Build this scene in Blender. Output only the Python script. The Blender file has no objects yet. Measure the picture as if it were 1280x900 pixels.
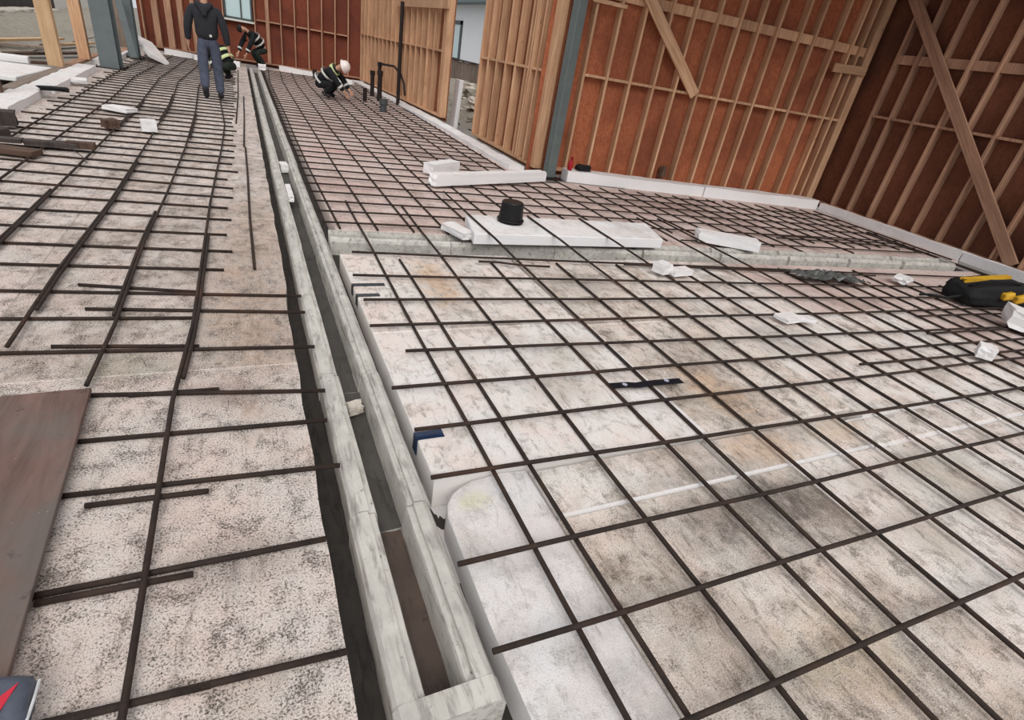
import bpy, bmesh, math, random
from mathutils import Vector, Matrix, noise
random.seed(7)
sc = bpy.context.scene
col = sc.collection
R = random.Random(11)

# ------------------------------------------------------------------ camera
F_PX, CX, CY, H = 667.0, 640.0, 450.0, 1.55
def _ray(px, py): return Vector((px - CX, py - CY, F_PX))
_d = _ray(425, 1620).normalized()
_y = _ray(294, 8); _y = (_y - _d * _d.dot(_y)).normalized()
_z = -_d
_x = _y.cross(_z)
ROT = Matrix((_x, _y, _z))            # camera (right, down, forward) -> world
cam_d = bpy.data.cameras.new('camera'); cam = bpy.data.objects.new('camera', cam_d); col.objects.link(cam)
cam_d.sensor_width = 36; cam_d.lens = F_PX / 1280 * 36; cam_d.clip_start = .05; cam_d.clip_end = 400
right, up, back = ROT @ Vector((1, 0, 0)), ROT @ Vector((0, -1, 0)), ROT @ Vector((0, 0, -1))
M = Matrix((right, up, back)).transposed().to_4x4(); M.translation = (0, 0, H)
cam.matrix_world = M
sc.camera = cam

def at(px, py, z=0.0):                # place on the horizontal plane z seen at a photo pixel
    w = ROT @ _ray(px, py); t = (z - H) / w.z
    return Vector((w.x * t, w.y * t, z))
def atY(px, py, Y):
    w = ROT @ _ray(px, py); t = Y / w.y
    return Vector((w.x * t, Y, H + w.z * t))
def atX(px, py, X):
    w = ROT @ _ray(px, py); t = X / w.x
    return Vector((X, w.y * t, H + w.z * t))
def G(x, y, z=0.0):                   # lift a point measured on the floor plane up to height z along its sight line
    k = 1 - z / H
    return Vector((x * k, y * k, z))

# ------------------------------------------------------------------ materials
def srgb(r, g, b):
    f = lambda c: (c / 255 / 12.92) if c / 255 <= .04045 else ((c / 255 + .055) / 1.055) ** 2.4
    return (f(r), f(g), f(b), 1)

class NT:
    def __init__(s, name, rough=.8):
        s.m = bpy.data.materials.new(name); s.m.use_nodes = True
        s.t = s.m.node_tree; s.n = s.t.nodes
        s.b = s.n['Principled BSDF']; s.b.inputs['Roughness'].default_value = rough
        s.b.inputs['Specular IOR Level'].default_value = .3
    def new(s, typ, **kw):
        nd = s.n.new(typ)
        for k, v in kw.items(): setattr(nd, k, v)
        return nd
    def link(s, a, b): s.t.links.new(a, b)
    def pos(s, scale=(1, 1, 1), rot=(0, 0, 0), coord='Object', loc=(0, 0, 0)):
        if coord == 'World': out = s.new('ShaderNodeNewGeometry').outputs['Position']
        else: out = s.new('ShaderNodeTexCoord').outputs[coord]
        mp = s.new('ShaderNodeMapping'); mp.inputs['Scale'].default_value = scale; mp.inputs['Rotation'].default_value = rot
        mp.inputs['Location'].default_value = loc
        s.link(out, mp.inputs['Vector']); return mp.outputs['Vector']
    def noise(s, vec, scale, detail=6, rough=.6, dist=0):
        nd = s.new('ShaderNodeTexNoise'); nd.inputs['Scale'].default_value = scale; nd.inputs['Detail'].default_value = detail
        nd.inputs['Roughness'].default_value = rough; nd.inputs['Distortion'].default_value = dist
        s.link(vec, nd.inputs['Vector']); return nd.outputs['Fac']
    def ramp(s, fac, lo, hi, a=0.0, b=1.0):
        nd = s.new('ShaderNodeMapRange'); nd.inputs['From Min'].default_value = lo; nd.inputs['From Max'].default_value = hi
        nd.inputs['To Min'].default_value = a; nd.inputs['To Max'].default_value = b; nd.clamp = True
        s.link(fac, nd.inputs['Value']); return nd.outputs['Result']
    def math(s, op, a, b=None):
        nd = s.new('ShaderNodeMath', operation=op)
        for i, v in enumerate((a, b)):
            if v is None: continue
            if isinstance(v, (int, float)): nd.inputs[i].default_value = v
            else: s.link(v, nd.inputs[i])
        return nd.outputs[0]
    def mix(s, fac, a, b):
        nd = s.new('ShaderNodeMix', data_type='RGBA')
        for i, v in ((0, fac), (6, a), (7, b)):
            if isinstance(v, (int, float, tuple)): nd.inputs[i].default_value = v
            else: s.link(v, nd.inputs[i])
        return nd.outputs[2]
    def color(s, c):
        if isinstance(c, tuple): s.b.inputs['Base Color'].default_value = c
        else: s.link(c, s.b.inputs['Base Color'])
    def bump(s, fac, strength=.3, dist=.01):
        nd = s.new('ShaderNodeBump'); nd.inputs['Strength'].default_value = strength; nd.inputs['Distance'].default_value = dist
        s.link(fac, nd.inputs['Height']); s.link(nd.outputs['Normal'], s.b.inputs['Normal'])

def foam(name, clean, stain, dirt, stain_lo, dirt_lo, speck, speck_lo=.6, streak=.4, pink=.0, green=.25, grain=.35, blots=()):
    n = NT(name, .85)
    P = n.pos(coord='World')
    Ps = n.pos((1.0, .3, 1), (0, 0, .35), 'World')
    big = n.noise(P, .9, 4, .6)
    med = n.noise(P, 2.6, 9, .68, .4)
    fine = n.noise(P, 26, 6, .78)
    sp = n.noise(P, 135, 4, .74)
    gr = n.noise(P, 230, 3, .7)
    mid = n.noise(P, 9, 8, .72, .3)
    st = n.noise(Ps, 24, 7, .72, .6)
    tint = n.noise(n.pos(coord='World', loc=(3, 9, 0)), 3.1, 6, .65)
    oi = n.new('ShaderNodeObjectInfo').outputs['Random']
    shift = n.ramp(oi, 0, 1, -.06, .06)
    sx = n.new('ShaderNodeSeparateXYZ'); geo = n.new('ShaderNodeNewGeometry'); n.link(geo.outputs['True Normal'], sx.inputs[0])
    top = n.ramp(sx.outputs['Z'], .6, .8)
    def on(m): return n.math('MULTIPLY', m, top)
    k = lambda c, f: tuple(x * f for x in c[:3]) + (1,)
    # wide stains, broken up by texture
    m1 = n.ramp(n.math('ADD', n.math('ADD', n.math('MULTIPLY', big, .4), n.math('MULTIPLY', med, .6)), shift), stain_lo, stain_lo + .16)
    m1 = n.math('MULTIPLY', m1, n.ramp(n.math('ADD', n.math('MULTIPLY', fine, .45), n.math('MULTIPLY', st, .55)), .34, .60, .3, 1))
    c = n.mix(on(n.ramp(tint, .40, .62)), clean, tuple(c_ * q for c_, q in zip(clean, (1, .93 - pink, .90 - pink, 1))))
    c = n.mix(on(m1), c, stain)
    gm = n.ramp(n.noise(n.pos(coord='World', loc=(7, 3, 0)), 1.7, 7, .7), .56, .74)
    c = n.mix(on(n.math('MULTIPLY', gm, green)), c, srgb(128, 124, 92))
    for (bx, by, rx, ry, colr, amt) in blots:
        vm = n.pos((1 / rx, 1 / ry, 0), coord='World', loc=(-bx / rx, -by / ry, 0))
        ln = n.new('ShaderNodeVectorMath', operation='LENGTH'); n.link(vm, ln.inputs[0])
        d = n.math('ADD', ln.outputs['Value'], n.math('MULTIPLY', n.math('ADD', n.math('ADD', med, mid), -1.0), 2.2))
        b = n.math('MULTIPLY', n.ramp(d, .35, 1.05, amt, 0), n.ramp(n.math('ADD', n.math('MULTIPLY', fine, .5), n.math('MULTIPLY', st, .5)), .36, .58, .45, 1))
        c = n.mix(on(b), c, colr)
    # scuffs running with the boards, grit specks, clods, fine grain
    c = n.mix(on(n.math('MULTIPLY', n.ramp(st, .54, .68), streak)), c, k(stain, .55))
    c = n.mix(on(n.math('MULTIPLY', n.ramp(mid, .52, .66), streak * .7)), c, k(stain, .62))
    c = n.mix(on(n.math('MULTIPLY', n.ramp(st, .42, .30), streak * .5)), c, k(clean, 1.06))
    m3 = n.math('MULTIPLY', n.ramp(n.math('ADD', n.math('MULTIPLY', sp, .66), n.math('MULTIPLY', mid, .34)), speck_lo - .075, speck_lo - .02), speck)
    c = n.mix(on(m3), c, dirt)
    dm = n.math('ADD', n.math('ADD', n.math('MULTIPLY', med, .58), n.math('MULTIPLY', fine, .42)), n.math('MULTIPLY', shift, .4))
    c = n.mix(on(n.math('MULTIPLY', n.ramp(dm, dirt_lo, dirt_lo + .06), .75)), c, dirt)
    c = n.mix(on(n.math('MULTIPLY', n.ramp(gr, .50, .66), grain)), c, k(stain, .5))
    c = n.mix(on(n.math('MULTIPLY', n.ramp(gr, .48, .34), grain * .6)), c, k(clean, 1.05))
    n.color(c)
    n.bump(n.math('ADD', n.math('MULTIPLY', fine, .6), n.math('MULTIPLY', sp, .4)), .6, .014)
    return n.m

MAT = {}
DK, OR, GN = srgb(64, 55, 47), srgb(206, 160, 112), srgb(112, 112, 80)
MAT['foam_left'] = foam('speckled dirty foam', srgb(226, 215, 208), srgb(152, 134, 120), srgb(50, 41, 35), .485, .595, .9, .585, .6, .02, .3, .7,
    [(-.05, 3.1, .3, .9, srgb(176, 146, 122), .7), (-.02, 4.6, .3, 1.2, srgb(180, 152, 130), .6), (-.62, 2.62, .22, .18, GN, .6), (-.12, 1.35, .22, .16, DK, .45), (-.2, 2.35, .2, .12, srgb(110, 84, 78), .6), (-1.6, 9.9, .5, .6, DK, .7), (-1.0, 10.2, .5, .35, srgb(80, 66, 58), .8), (-.9, 6.6, .4, .3, DK, .3)])
MAT['foam_near'] = foam('dirty foam', srgb(240, 233, 227), srgb(152, 134, 118), srgb(66, 57, 49), .485, .60, .55, .61, .75, .03, .4, .55,
    [(1.22, 3.6, .16, .5, OR, .75), (2.35, 1.4, .3, .16, OR, .6), (3.0, 1.42, .3, .14, srgb(200, 170, 130), .6), (1.9, 1.3, .5, .1, DK, .4), (3.3, .95, .35, .3, srgb(130, 124, 96), .5), (3.6, 2.4, .5, .3, DK, .4)])
MAT['foam_clean'] = foam('fairly clean foam', srgb(234, 231, 231), srgb(176, 166, 157), srgb(84, 76, 68), .50, .645, .4, .635, .5, 0, .35, .35,
    [(.86, .42, .12, .1, srgb(140, 130, 118), .5), (.95, .62, .1, .08, DK, .3), (.72, 1.42, .08, .06, srgb(206, 200, 150), .6)])
MAT['foam_light'] = foam('lightly stained foam', srgb(240, 235, 231), srgb(164, 150, 137), srgb(80, 71, 63), .48, .62, .45, .62, .7, .02, .4, .45,
    [(1.5, 2.1, .25, .2, srgb(170, 156, 140), .5), (1.75, 2.5, .3, .2, srgb(176, 168, 150), .5)])
MAT['foam_dark'] = foam('very dirty foam', srgb(236, 226, 217), srgb(140, 122, 105), srgb(60, 51, 44), .465, .585, .6, .60, .8, .03, .5, .6,
    [(1.95, 1.05, .55, .24, DK, .85), (2.3, .98, .3, .22, DK, .6), (2.45, 1.9, .22, .35, OR, .65), (2.6, 2.25, .3, .2, DK, .4), (2.5, 3.6, .4, .3, DK, .5), (1.75, .42, .3, .2, srgb(196, 172, 132), .5), (1.3, .55, .25, .3, srgb(110, 100, 86), .4)])
MAT['foam_far'] = foam('rose grey foam', srgb(222, 205, 198), srgb(170, 146, 137), srgb(86, 68, 62), .46, .60, .4, .64, .5, .04, .2, .4,
    [(1.2, 8.3, .7, .25, srgb(206, 140, 132), .5), (1.0, 6.3, .5, .3, srgb(214, 176, 172), .4), (2.6, 8.6, .8, .4, srgb(120, 92, 84), .5), (5.6, 6.2, .6, .4, srgb(150, 116, 106), .4)])
MAT['white'] = foam('white foam', srgb(238, 236, 236), srgb(198, 191, 184), srgb(120, 112, 104), .55, .68, .15, .66, .35, 0, .05, .2)

def wood(name, light, dark, scale=1.0, knots=.5, rough=.75):
    n = NT(name, rough)
    oi = n.new('ShaderNodeObjectInfo').outputs['Random']
    P0 = n.new('ShaderNodeTexCoord').outputs['Object']
    off = n.new('ShaderNodeVectorMath', operation='ADD'); n.link(P0, off.inputs[0])
    cb = n.new('ShaderNodeCombineXYZ'); n.link(n.math('MULTIPLY', oi, 37.0), cb.inputs[2]); n.link(n.math('MULTIPLY', oi, 11.0), cb.inputs[0]); n.link(cb.outputs[0], off.inputs[1])
    mp = n.new('ShaderNodeMapping'); mp.inputs['Scale'].default_value = (14 * scale, 14 * scale, .7 * scale); n.link(off.outputs[0], mp.inputs['Vector'])
    g = n.noise(mp.outputs['Vector'], 2.2, 8, .62, .8)
    g2 = n.noise(off.outputs[0], 1.3, 3)
    c = n.mix(n.ramp(g, .34, .68), light, dark)
    c = n.mix(n.ramp(g2, .38, .7, 0, .4), c, tuple(x * .62 for x in dark[:3]) + (1,))
    v = n.new('ShaderNodeTexVoronoi'); v.inputs['Scale'].default_value = 2.6
    mp2 = n.new('ShaderNodeMapping'); mp2.inputs['Scale'].default_value = (2, 2, 1); n.link(off.outputs[0], mp2.inputs['Vector']); n.link(mp2.outputs['Vector'], v.inputs['Vector'])
    c = n.mix(n.ramp(v.outputs['Distance'], .05, .09, knots, 0), c, tuple(x * .3 for x in dark[:3]) + (1,))
    b = n.ramp(oi, 0, 1, .82, 1.12)
    hsv = n.new('ShaderNodeHueSaturation'); n.link(c, hsv.inputs['Color']); n.link(b, hsv.inputs['Value'])
    n.color(hsv.outputs['Color']); n.bump(g, .25, .004)
    return n.m
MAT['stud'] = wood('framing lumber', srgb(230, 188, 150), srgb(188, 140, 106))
MAT['stud_dark'] = wood('shaded weathered lumber', srgb(198, 156, 128), srgb(152, 112, 90))  # darker copy of the framing lumber, shade painted into the colour
MAT['post'] = wood('yellow post lumber', srgb(220, 186, 148), srgb(188, 150, 112), 1, .9)
MAT['plank'] = wood('old brown plank', srgb(112, 88, 74), srgb(72, 54, 46), 1, .4)
MAT['fence'] = wood('dark fence boards', srgb(86, 76, 72), srgb(54, 46, 44), 1, .2)
MAT['fence_pale'] = wood('weathered fence boards', srgb(168, 150, 136), srgb(120, 104, 94), 1, .2)

def osb(name, a, b, c3):
    n = NT(name, .8)
    P = n.pos((9, 9, 5), coord='World')
    f = n.noise(P, 3.2, 6, .7, 1.0)
    f2 = n.noise(n.pos(coord='World'), .9, 5, .6, .5)
    f3 = n.noise(n.pos((1, 1, 3.5), coord='World'), 6, 6, .7)
    c = n.mix(n.ramp(f, .35, .65), a, b)
    c = n.mix(n.ramp(f2, .4, .68, 0, .75), c, c3)
    c = n.mix(n.ramp(f3, .6, .78, 0, .45), c, tuple(x * .45 for x in c3[:3]) + (1,))
    n.color(c); n.bump(f, .3, .006)
    return n.m
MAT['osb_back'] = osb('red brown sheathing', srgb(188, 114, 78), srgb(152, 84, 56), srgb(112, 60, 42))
MAT['osb_right'] = osb('shade-darkened sheathing', srgb(132, 80, 56), srgb(104, 62, 44), srgb(80, 49, 38))  # sheathing darkened in its colour for the right wall's shade
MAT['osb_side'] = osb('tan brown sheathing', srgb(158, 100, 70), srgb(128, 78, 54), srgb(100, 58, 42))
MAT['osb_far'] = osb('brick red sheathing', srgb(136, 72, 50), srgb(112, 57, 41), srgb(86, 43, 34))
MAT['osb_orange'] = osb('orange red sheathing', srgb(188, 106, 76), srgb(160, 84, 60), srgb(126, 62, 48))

def simple(name, c, rough=.7, var=.25, scale=8, bump=.2, metal=0, spec=.3, bd=.005):
    n = NT(name, rough)
    P = n.pos()
    f = n.noise(P, scale, 7, .65)
    n.color(n.mix(n.ramp(f, .35, .68), c, tuple(x * (1 - var) for x in c[:3]) + (1,)))
    n.b.inputs['Metallic'].default_value = metal; n.b.inputs['Specular IOR Level'].default_value = spec
    if bump: n.bump(f, bump, bd)
    return n.m
def concrete(name, c, d, wet=.0):
    n = NT(name, .7)
    P = n.pos(coord='World')
    f = n.noise(P, 5, 8, .65); f2 = n.noise(P, 34, 5, .7); f3 = n.noise(n.pos((3, .5, 3), coord='World'), 9, 6, .7, .5)
    cc = n.mix(n.ramp(f, .36, .66), c, tuple(x * .72 for x in c[:3]) + (1,))
    cc = n.mix(n.ramp(f3, .50, .68, 0, .7), cc, d)
    cc = n.mix(n.ramp(f2, .62, .7, 0, .7), cc, tuple(x * .5 for x in d[:3]) + (1,))
    n.color(cc); n.bump(n.math('ADD', f2, f), .25, .006)
    return n.m
MAT['concrete'] = concrete('grey green cast concrete', srgb(206, 202, 194), srgb(108, 101, 94))
MAT['trough'] = concrete('muddy trough', srgb(84, 80, 76), srgb(46, 42, 39))
MAT['trough_mud'] = concrete('brown mud in trough', srgb(92, 78, 70), srgb(58, 48, 44))
def rebar_mat():
    n = NT('rusty rebar', .75)
    P = n.pos(coord='World')
    f = n.noise(P, 14, 6, .7); f2 = n.noise(P, 2, 3)
    c = n.mix(n.ramp(f, .35, .65), srgb(58, 45, 38), srgb(36, 28, 25))
    c = n.mix(n.ramp(f2, .5, .75, 0, .6), c, srgb(82, 54, 40))
    n.color(c); n.bump(n.noise(P, 160, 1), .5, .004)
    return n.m
MAT['rebar'] = rebar_mat()
MAT['steel'] = simple('grey green primed steel', srgb(104, 112, 110), .55, .2, 5, .1)
MAT['steel_blue'] = simple('blue grey primed steel', srgb(116, 124, 126), .5, .18, 5, .1)
MAT['soil'] = concrete('dark wet soil', srgb(64, 59, 55), srgb(24, 22, 20))
MAT['yard'] = concrete('grey sandy ground', srgb(150, 144, 134), srgb(92, 84, 76))
MAT['sand'] = concrete('grey brown sand', srgb(158, 150, 136), srgb(110, 102, 92))
MAT['stone'] = concrete('pale rubble', srgb(218, 208, 196), srgb(150, 138, 124))
MAT['black_plastic'] = simple('black plastic', srgb(26, 25, 26), .4, .3, 6, .05)
MAT['black_pipe'] = simple('dark brown black pipe', srgb(40, 32, 30), .5, .3, 6, .1)
MAT['grey_pipe'] = simple('dark grey pipe', srgb(72, 76, 78), .5, .2, 6, .05)
MAT['black_cloth'] = simple('black canvas', srgb(32, 32, 34), .85, .35, 30, .4)
MAT['yellow'] = simple('yellow plastic', srgb(222, 172, 50), .5, .25, 12, .1)
MAT['tape'] = simple('black glossy tape', srgb(24, 30, 38), .3, .3, 20, .2, 0, .5)
MAT['tape_blue'] = simple('dark blue tape', srgb(24, 48, 84), .3, .4, 20, .2, 0, .5)
MAT['tape_print'] = simple('pale tape print', srgb(176, 178, 196), .4, .1, 20, 0)
MAT['plywood'] = None
def ply():
    n = NT('muddy red brown plywood', .65)
    P = n.pos((6, .8, 1)); g = n.noise(P, 3, 8, .65, .8); b = n.noise(n.pos(), 2.2, 5, .6); s = n.noise(n.pos(), 9, 7, .7)
    c = n.mix(n.ramp(g, .35, .66), srgb(124, 98, 90), srgb(98, 76, 69))
    c = n.mix(n.ramp(b, .46, .62, 0, .75), c, srgb(106, 99, 94))
    c = n.mix(n.ramp(s, .6, .7, 0, .8), c, srgb(70, 54, 50))
    w = n.noise(n.pos(), 70, 2, .5)
    c = n.mix(n.ramp(w, .76, .8), c, srgb(205, 200, 190))
    n.color(c); n.bump(g, .2, .004); return n.m
MAT['plywood'] = ply()
MAT['red'] = simple('red plastic', srgb(170, 30, 42), .45, .2, 12, .05)
MAT['red_print'] = simple('crimson print', srgb(206, 46, 66), .5, .1, 12, 0)
MAT['bag_grey'] = simple('blue grey woven plastic', srgb(92, 98, 112), .5, .35, 14, .4)
MAT['clear_white'] = simple('white edging', srgb(225, 225, 228), .4, .1, 12, 0)
MAT['house'] = simple('white house siding', srgb(248, 251, 255), .8, .03, 2, .05)
MAT['fascia'] = simple('blue grey fascia', srgb(120, 134, 140), .6, .15, 3, .05)
MAT['roofing'] = simple('grey roofing', srgb(150, 158, 160), .8, .2, 4, .2)
MAT['frame_dark'] = simple('dark window frame', srgb(78, 84, 84), .5, .1, 4, 0)
MAT['frame_white'] = simple('white window frame', srgb(216, 216, 210), .5, .1, 4, 0)
def glass():
    n = NT('pale window glass', .08); n.color(srgb(196, 218, 220)); n.b.inputs['Specular IOR Level'].default_value = .8  # the pale cyan is a reflection painted as the glass colour
    return n.m
MAT['glass'] = glass()
MAT['skin'] = simple('skin', srgb(196, 150, 126), .6, .1, 8, 0)
MAT['hair'] = simple('dark hair', srgb(36, 28, 24), .7, .3, 30, .2)
MAT['jacket'] = simple('charcoal jacket', srgb(48, 49, 54), .9, .3, 20, .3)
MAT['jeans'] = simple('blue grey jeans', srgb(84, 89, 106), .9, .35, 14, .3)
MAT['boots'] = simple('dark boots', srgb(44, 42, 46), .7, .3, 20, .2)
MAT['workwear'] = simple('black workwear', srgb(28, 30, 34), .9, .35, 20, .3)
MAT['workwear_green'] = simple('dark green trousers', srgb(40, 48, 42), .9, .35, 20, .3)
MAT['stripe'] = simple('silver reflective stripe', srgb(206, 206, 200), .35, .1, 20, 0)
MAT['hivis'] = simple('lime hi-vis cloth', srgb(206, 218, 160), .8, .15, 20, .1)
MAT['helmet'] = simple('white hard hat', srgb(236, 224, 218), .35, .05, 6, 0, 0, .5)
MAT['glove'] = simple('pale work glove', srgb(200, 196, 188), .9, .15, 20, .2)
MAT['tarp'] = simple('dark grey plastic sheeting', srgb(96, 98, 96), .35, .6, 18, .6, 0, .5)

# ------------------------------------------------------------------ mesh helpers
def make(name, bm, mats, parent=None, loc=(0, 0, 0), smooth=False):
    me = bpy.data.meshes.new(name); bm.to_mesh(me); bm.free()
    if not isinstance(mats, (list, tuple)): mats = [mats]
    for m in mats: me.materials.append(MAT[m] if isinstance(m, str) else m)
    if smooth:
        for p in me.polygons: p.use_smooth = True
    o = bpy.data.objects.new(name, me); col.objects.link(o)
    o.location = loc
    if parent: o.parent = parent
    return o
def tag(o, label=None, cat=None, group=None, kind=None):
    if label: o['label'] = label
    if cat: o['category'] = cat
    if group: o['group'] = group
    if kind: o['kind'] = kind
    return o
def empty(name, loc, rz=0.0):
    o = bpy.data.objects.new(name, None); col.objects.link(o); o.location = loc; o.rotation_euler = (0, 0, rz); o.empty_display_size = .1
    return o
def box(bm, lo, hi, mat=None, bev=0.0):
    mtx = Matrix.Translation([(a + b) / 2 for a, b in zip(lo, hi)]) @ Matrix.Diagonal([max(b - a, 1e-5) for a, b in zip(lo, hi)] + [1])
    if mat is not None: mtx = mat @ mtx
    r = bmesh.ops.create_cube(bm, size=1, matrix=mtx)
    if bev:
        es = list({e for v in r['verts'] for e in v.link_edges})
        bmesh.ops.bevel(bm, geom=es, offset=bev, segments=1, affect='EDGES')
def prism(bm, pts, z0, z1, bev=0.0):
    lo = [bm.verts.new((p[0], p[1], z0)) for p in pts]; hi = [bm.verts.new((p[0], p[1], z1)) for p in pts]
    n = len(pts)
    area = sum(pts[i][0] * pts[(i + 1) % n][1] - pts[(i + 1) % n][0] * pts[i][1] for i in range(n))
    if area < 0: lo.reverse(); hi.reverse()
    bm.faces.new(list(reversed(lo))); top = bm.faces.new(hi)
    for i in range(n): bm.faces.new((lo[i], lo[(i + 1) % n], hi[(i + 1) % n], hi[i]))
    if bev: bmesh.ops.bevel(bm, geom=list(top.edges), offset=bev, segments=1, affect='EDGES')
def tube(bm, pts, r, seg=8, cap=True):
    pts = [Vector(p) for p in pts]; rings = []
    rr = r if isinstance(r, (list, tuple)) else [r] * len(pts)
    for i, p in enumerate(pts):
        t = (pts[min(i + 1, len(pts) - 1)] - pts[max(i - 1, 0)]).normalized()
        a = t.cross(Vector((0, 0, 1)));
        if a.length < .05: a = t.cross(Vector((1, 0, 0)))
        a.normalize(); b = t.cross(a)
        rings.append([bm.verts.new(p + (a * math.cos(2 * math.pi * k / seg) + b * math.sin(2 * math.pi * k / seg)) * rr[i]) for k in range(seg)])
    for i in range(len(rings) - 1):
        for k in range(seg): bm.faces.new((rings[i][k], rings[i][(k + 1) % seg], rings[i + 1][(k + 1) % seg], rings[i + 1][k]))
    if cap: bm.faces.new(list(reversed(rings[0]))); bm.faces.new(rings[-1])
    bmesh.ops.recalc_face_normals(bm, faces=bm.faces)
def lathe(bm, prof, seg=20, closed=True):
    rings = [[bm.verts.new((r * math.cos(2 * math.pi * k / seg), r * math.sin(2 * math.pi * k / seg), z)) for k in range(seg)] for r, z in prof]
    for i in range(len(rings) - 1):
        for k in range(seg): bm.faces.new((rings[i][k], rings[i][(k + 1) % seg], rings[i + 1][(k + 1) % seg], rings[i + 1][k]))
    if closed: bm.faces.new(list(reversed(rings[0]))); bm.faces.new(rings[-1])
    bmesh.ops.recalc_face_normals(bm, faces=bm.faces)
def chunk(dims, seed, rough=.12, sub=2):
    """an irregular broken lump of the given size, its base at z = 0"""
    bm = bmesh.new(); bmesh.ops.create_cube(bm, size=1)
    bmesh.ops.subdivide_edges(bm, edges=bm.edges[:], cuts=sub, use_grid_fill=True)
    for v in bm.verts:
        q = v.co * 2.2 + Vector((seed * 3.1, seed * 1.7, seed))
        v.co += noise.noise_vector(q) * rough
        v.co = Vector((v.co.x * dims[0], v.co.y * dims[1], (v.co.z + .5) * dims[2]))
    zmin = min(v.co.z for v in bm.verts)
    for v in bm.verts: v.co.z -= zmin
    return bm
def ordn(n):
    return '%d%s' % (n, 'th' if 10 <= n % 100 <= 20 else {1: 'st', 2: 'nd', 3: 'rd'}.get(n % 10, 'th'))

# ------------------------------------------------------------------ ground
bm = bmesh.new()
box(bm, (-40, -6, -.4), (60, 70, -.19))
tag(make('ground', bm, 'yard'), kind='structure')
bm = bmesh.new()
nx, ny = 24, 420
vs = [[None] * (ny + 1) for _ in range(nx + 1)]
for i in range(nx + 1):
    for j in range(ny + 1):
        x = .08 + i * .62 / nx; y = .1 + j * (21.2 / ny)
        z = -.165 + .02 * noise.noise(Vector((x * 14, y * 14, 0))) + .012 * noise.noise(Vector((x * 40, y * 40, 3)))
        vs[i][j] = bm.verts.new((x, y, min(z, -.146)))
for i in range(nx):
    for j in range(ny): bm.faces.new((vs[i][j], vs[i + 1][j], vs[i + 1][j + 1], vs[i][j + 1]))
tag(make('trench_soil', bm, 'soil', smooth=True), kind='structure')
bm = bmesh.new(); box(bm, (.575, 1.0, -.19), (2.4, 1.7, -.162)); tag(make('trench_bed', bm, 'white'), kind='structure')
bm = bmesh.new(); box(bm, (.56, 3.4, -.19), (9.6, 4.75, -.15)); tag(make('trench_bed', bm, 'soil'), kind='structure')

# ------------------------------------------------------------------ foam boards
T = -.16
def board(pts, z, mat, label, group, bev=.005):
    cx = sum(p[0] for p in pts) / len(pts); cy = sum(p[1] for p in pts) / len(pts)
    bm = bmesh.new(); prism(bm, [(p[0] - cx, p[1] - cy) for p in pts], T - z, 0, bev)
    o = make('foam_board', bm, mat, loc=(cx, cy, z)); tag(o, label, 'foam board', group); return o
def rect(x0, x1, y0, y1): return [(x0, y0), (x1, y0), (x1, y1), (x0, y1)]
# left bed, ragged edge along the trench
def edge_x(y): return .152 + .012 * noise.noise(Vector((0, y * 3, 5))) + (.02 * (y > 3.5))
ys = [-.8, 2.56, 4.99, 7.4, 9.85, 12.3, 14.7, 17.1, 19.5, 20.75]
for i in range(len(ys) - 1):
    y0, y1 = ys[i] + (.012 if abs(ys[i] - 4.99) < .01 else .002), ys[i + 1]
    k = max(4, int((y1 - y0) / .12)); e = [(edge_x(y0 + (y1 - y0) * j / k), y0 + (y1 - y0) * j / k) for j in range(k + 1)]
    nm = ordn(i + 1)
    board([(-1.19, y0)] + e + [(-1.19, y1)], 0, 'foam_left', 'speckled dirty foam board edging the drain trench, %s from the camera on the left' % nm, 'foam boards of the left bed')
    board(rect(-2.72, -1.193, y0, y1), 0, 'foam_left', 'grey-white foam board at the outer side of the left bed, %s from the camera' % nm, 'foam boards of the left bed')
# near right bed
g = 'foam boards of the near right bed'
def poly_front(x): return 4.27 - .066 * (x - .6)
A = -.022
rag = [(.6, -.6), (1.02, -.6), (1.02, 1.545), (.9, 1.55), (.76, 1.54), (.70, 1.515), (.655, 1.485), (.622, 1.44), (.603, 1.38), (.592, .9), (.6, .5)]
board(rag, A, 'foam_clean', 'clean white foam board with a broken corner beside the near end of the drain channel', g, .006)
board(rect(1.026, 2.40, -.6, 1.245), A, 'foam_dark', 'brown-stained foam board, second from the near end of the drain channel', g, .007)
board(rect(2.41, 3.62, -.6, 1.245), A, 'foam_near', 'streaky pale foam board at the lower right, third from the drain channel', g, .008)
board(rect(3.625, 4.84, -.6, 1.225), A, 'foam_near', 'stained foam board at the lower right, fourth from the drain channel', g, .006)
board(rect(4.845, 8.9, -.6, 1.225), A, 'foam_near', 'stained foam board at the far lower right below the tool bag', g, .006)
board(rect(1.03, 2.02, 1.262, 1.53), A, 'foam_near', 'narrow foam strip between two rows, next to the broken-cornered board', g, .007)
board(rect(2.04, 3.1, 1.262, 1.52), A, 'foam_near', 'narrow orange-stained foam strip right of the one by the broken-cornered board', g, .007)
board(rect(3.11, 4.9, 1.242, 1.46), A + .01, 'foam_near', 'narrow foam strip with white edges, third from the drain channel', g, .006)
board(rect(4.905, 8.9, 1.235, 1.44), A + .01, 'foam_near', 'narrow foam strip at the right end of the row', g, .006)
board(rect(.60, 2.045, 1.56, 2.84), 0, 'foam_light', 'white foam board with blue tape round its corner beside the drain channel', g, .006)
board(rect(.60, 2.045, 2.845, 4.17), 0, 'foam_near', 'stained foam board at the crossing of the two channels', g, .008)
board(rect(2.10, 3.30, 1.555, 2.80), -.006, 'foam_dark', 'brown-stained foam board under the right half of the black tape', g, .01)
board(rect(2.075, 3.30, 2.81, 4.08), -.004, 'foam_dark', 'brown-stained foam board by the crosswise channel, second from the drain channel', g, .008)
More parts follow.
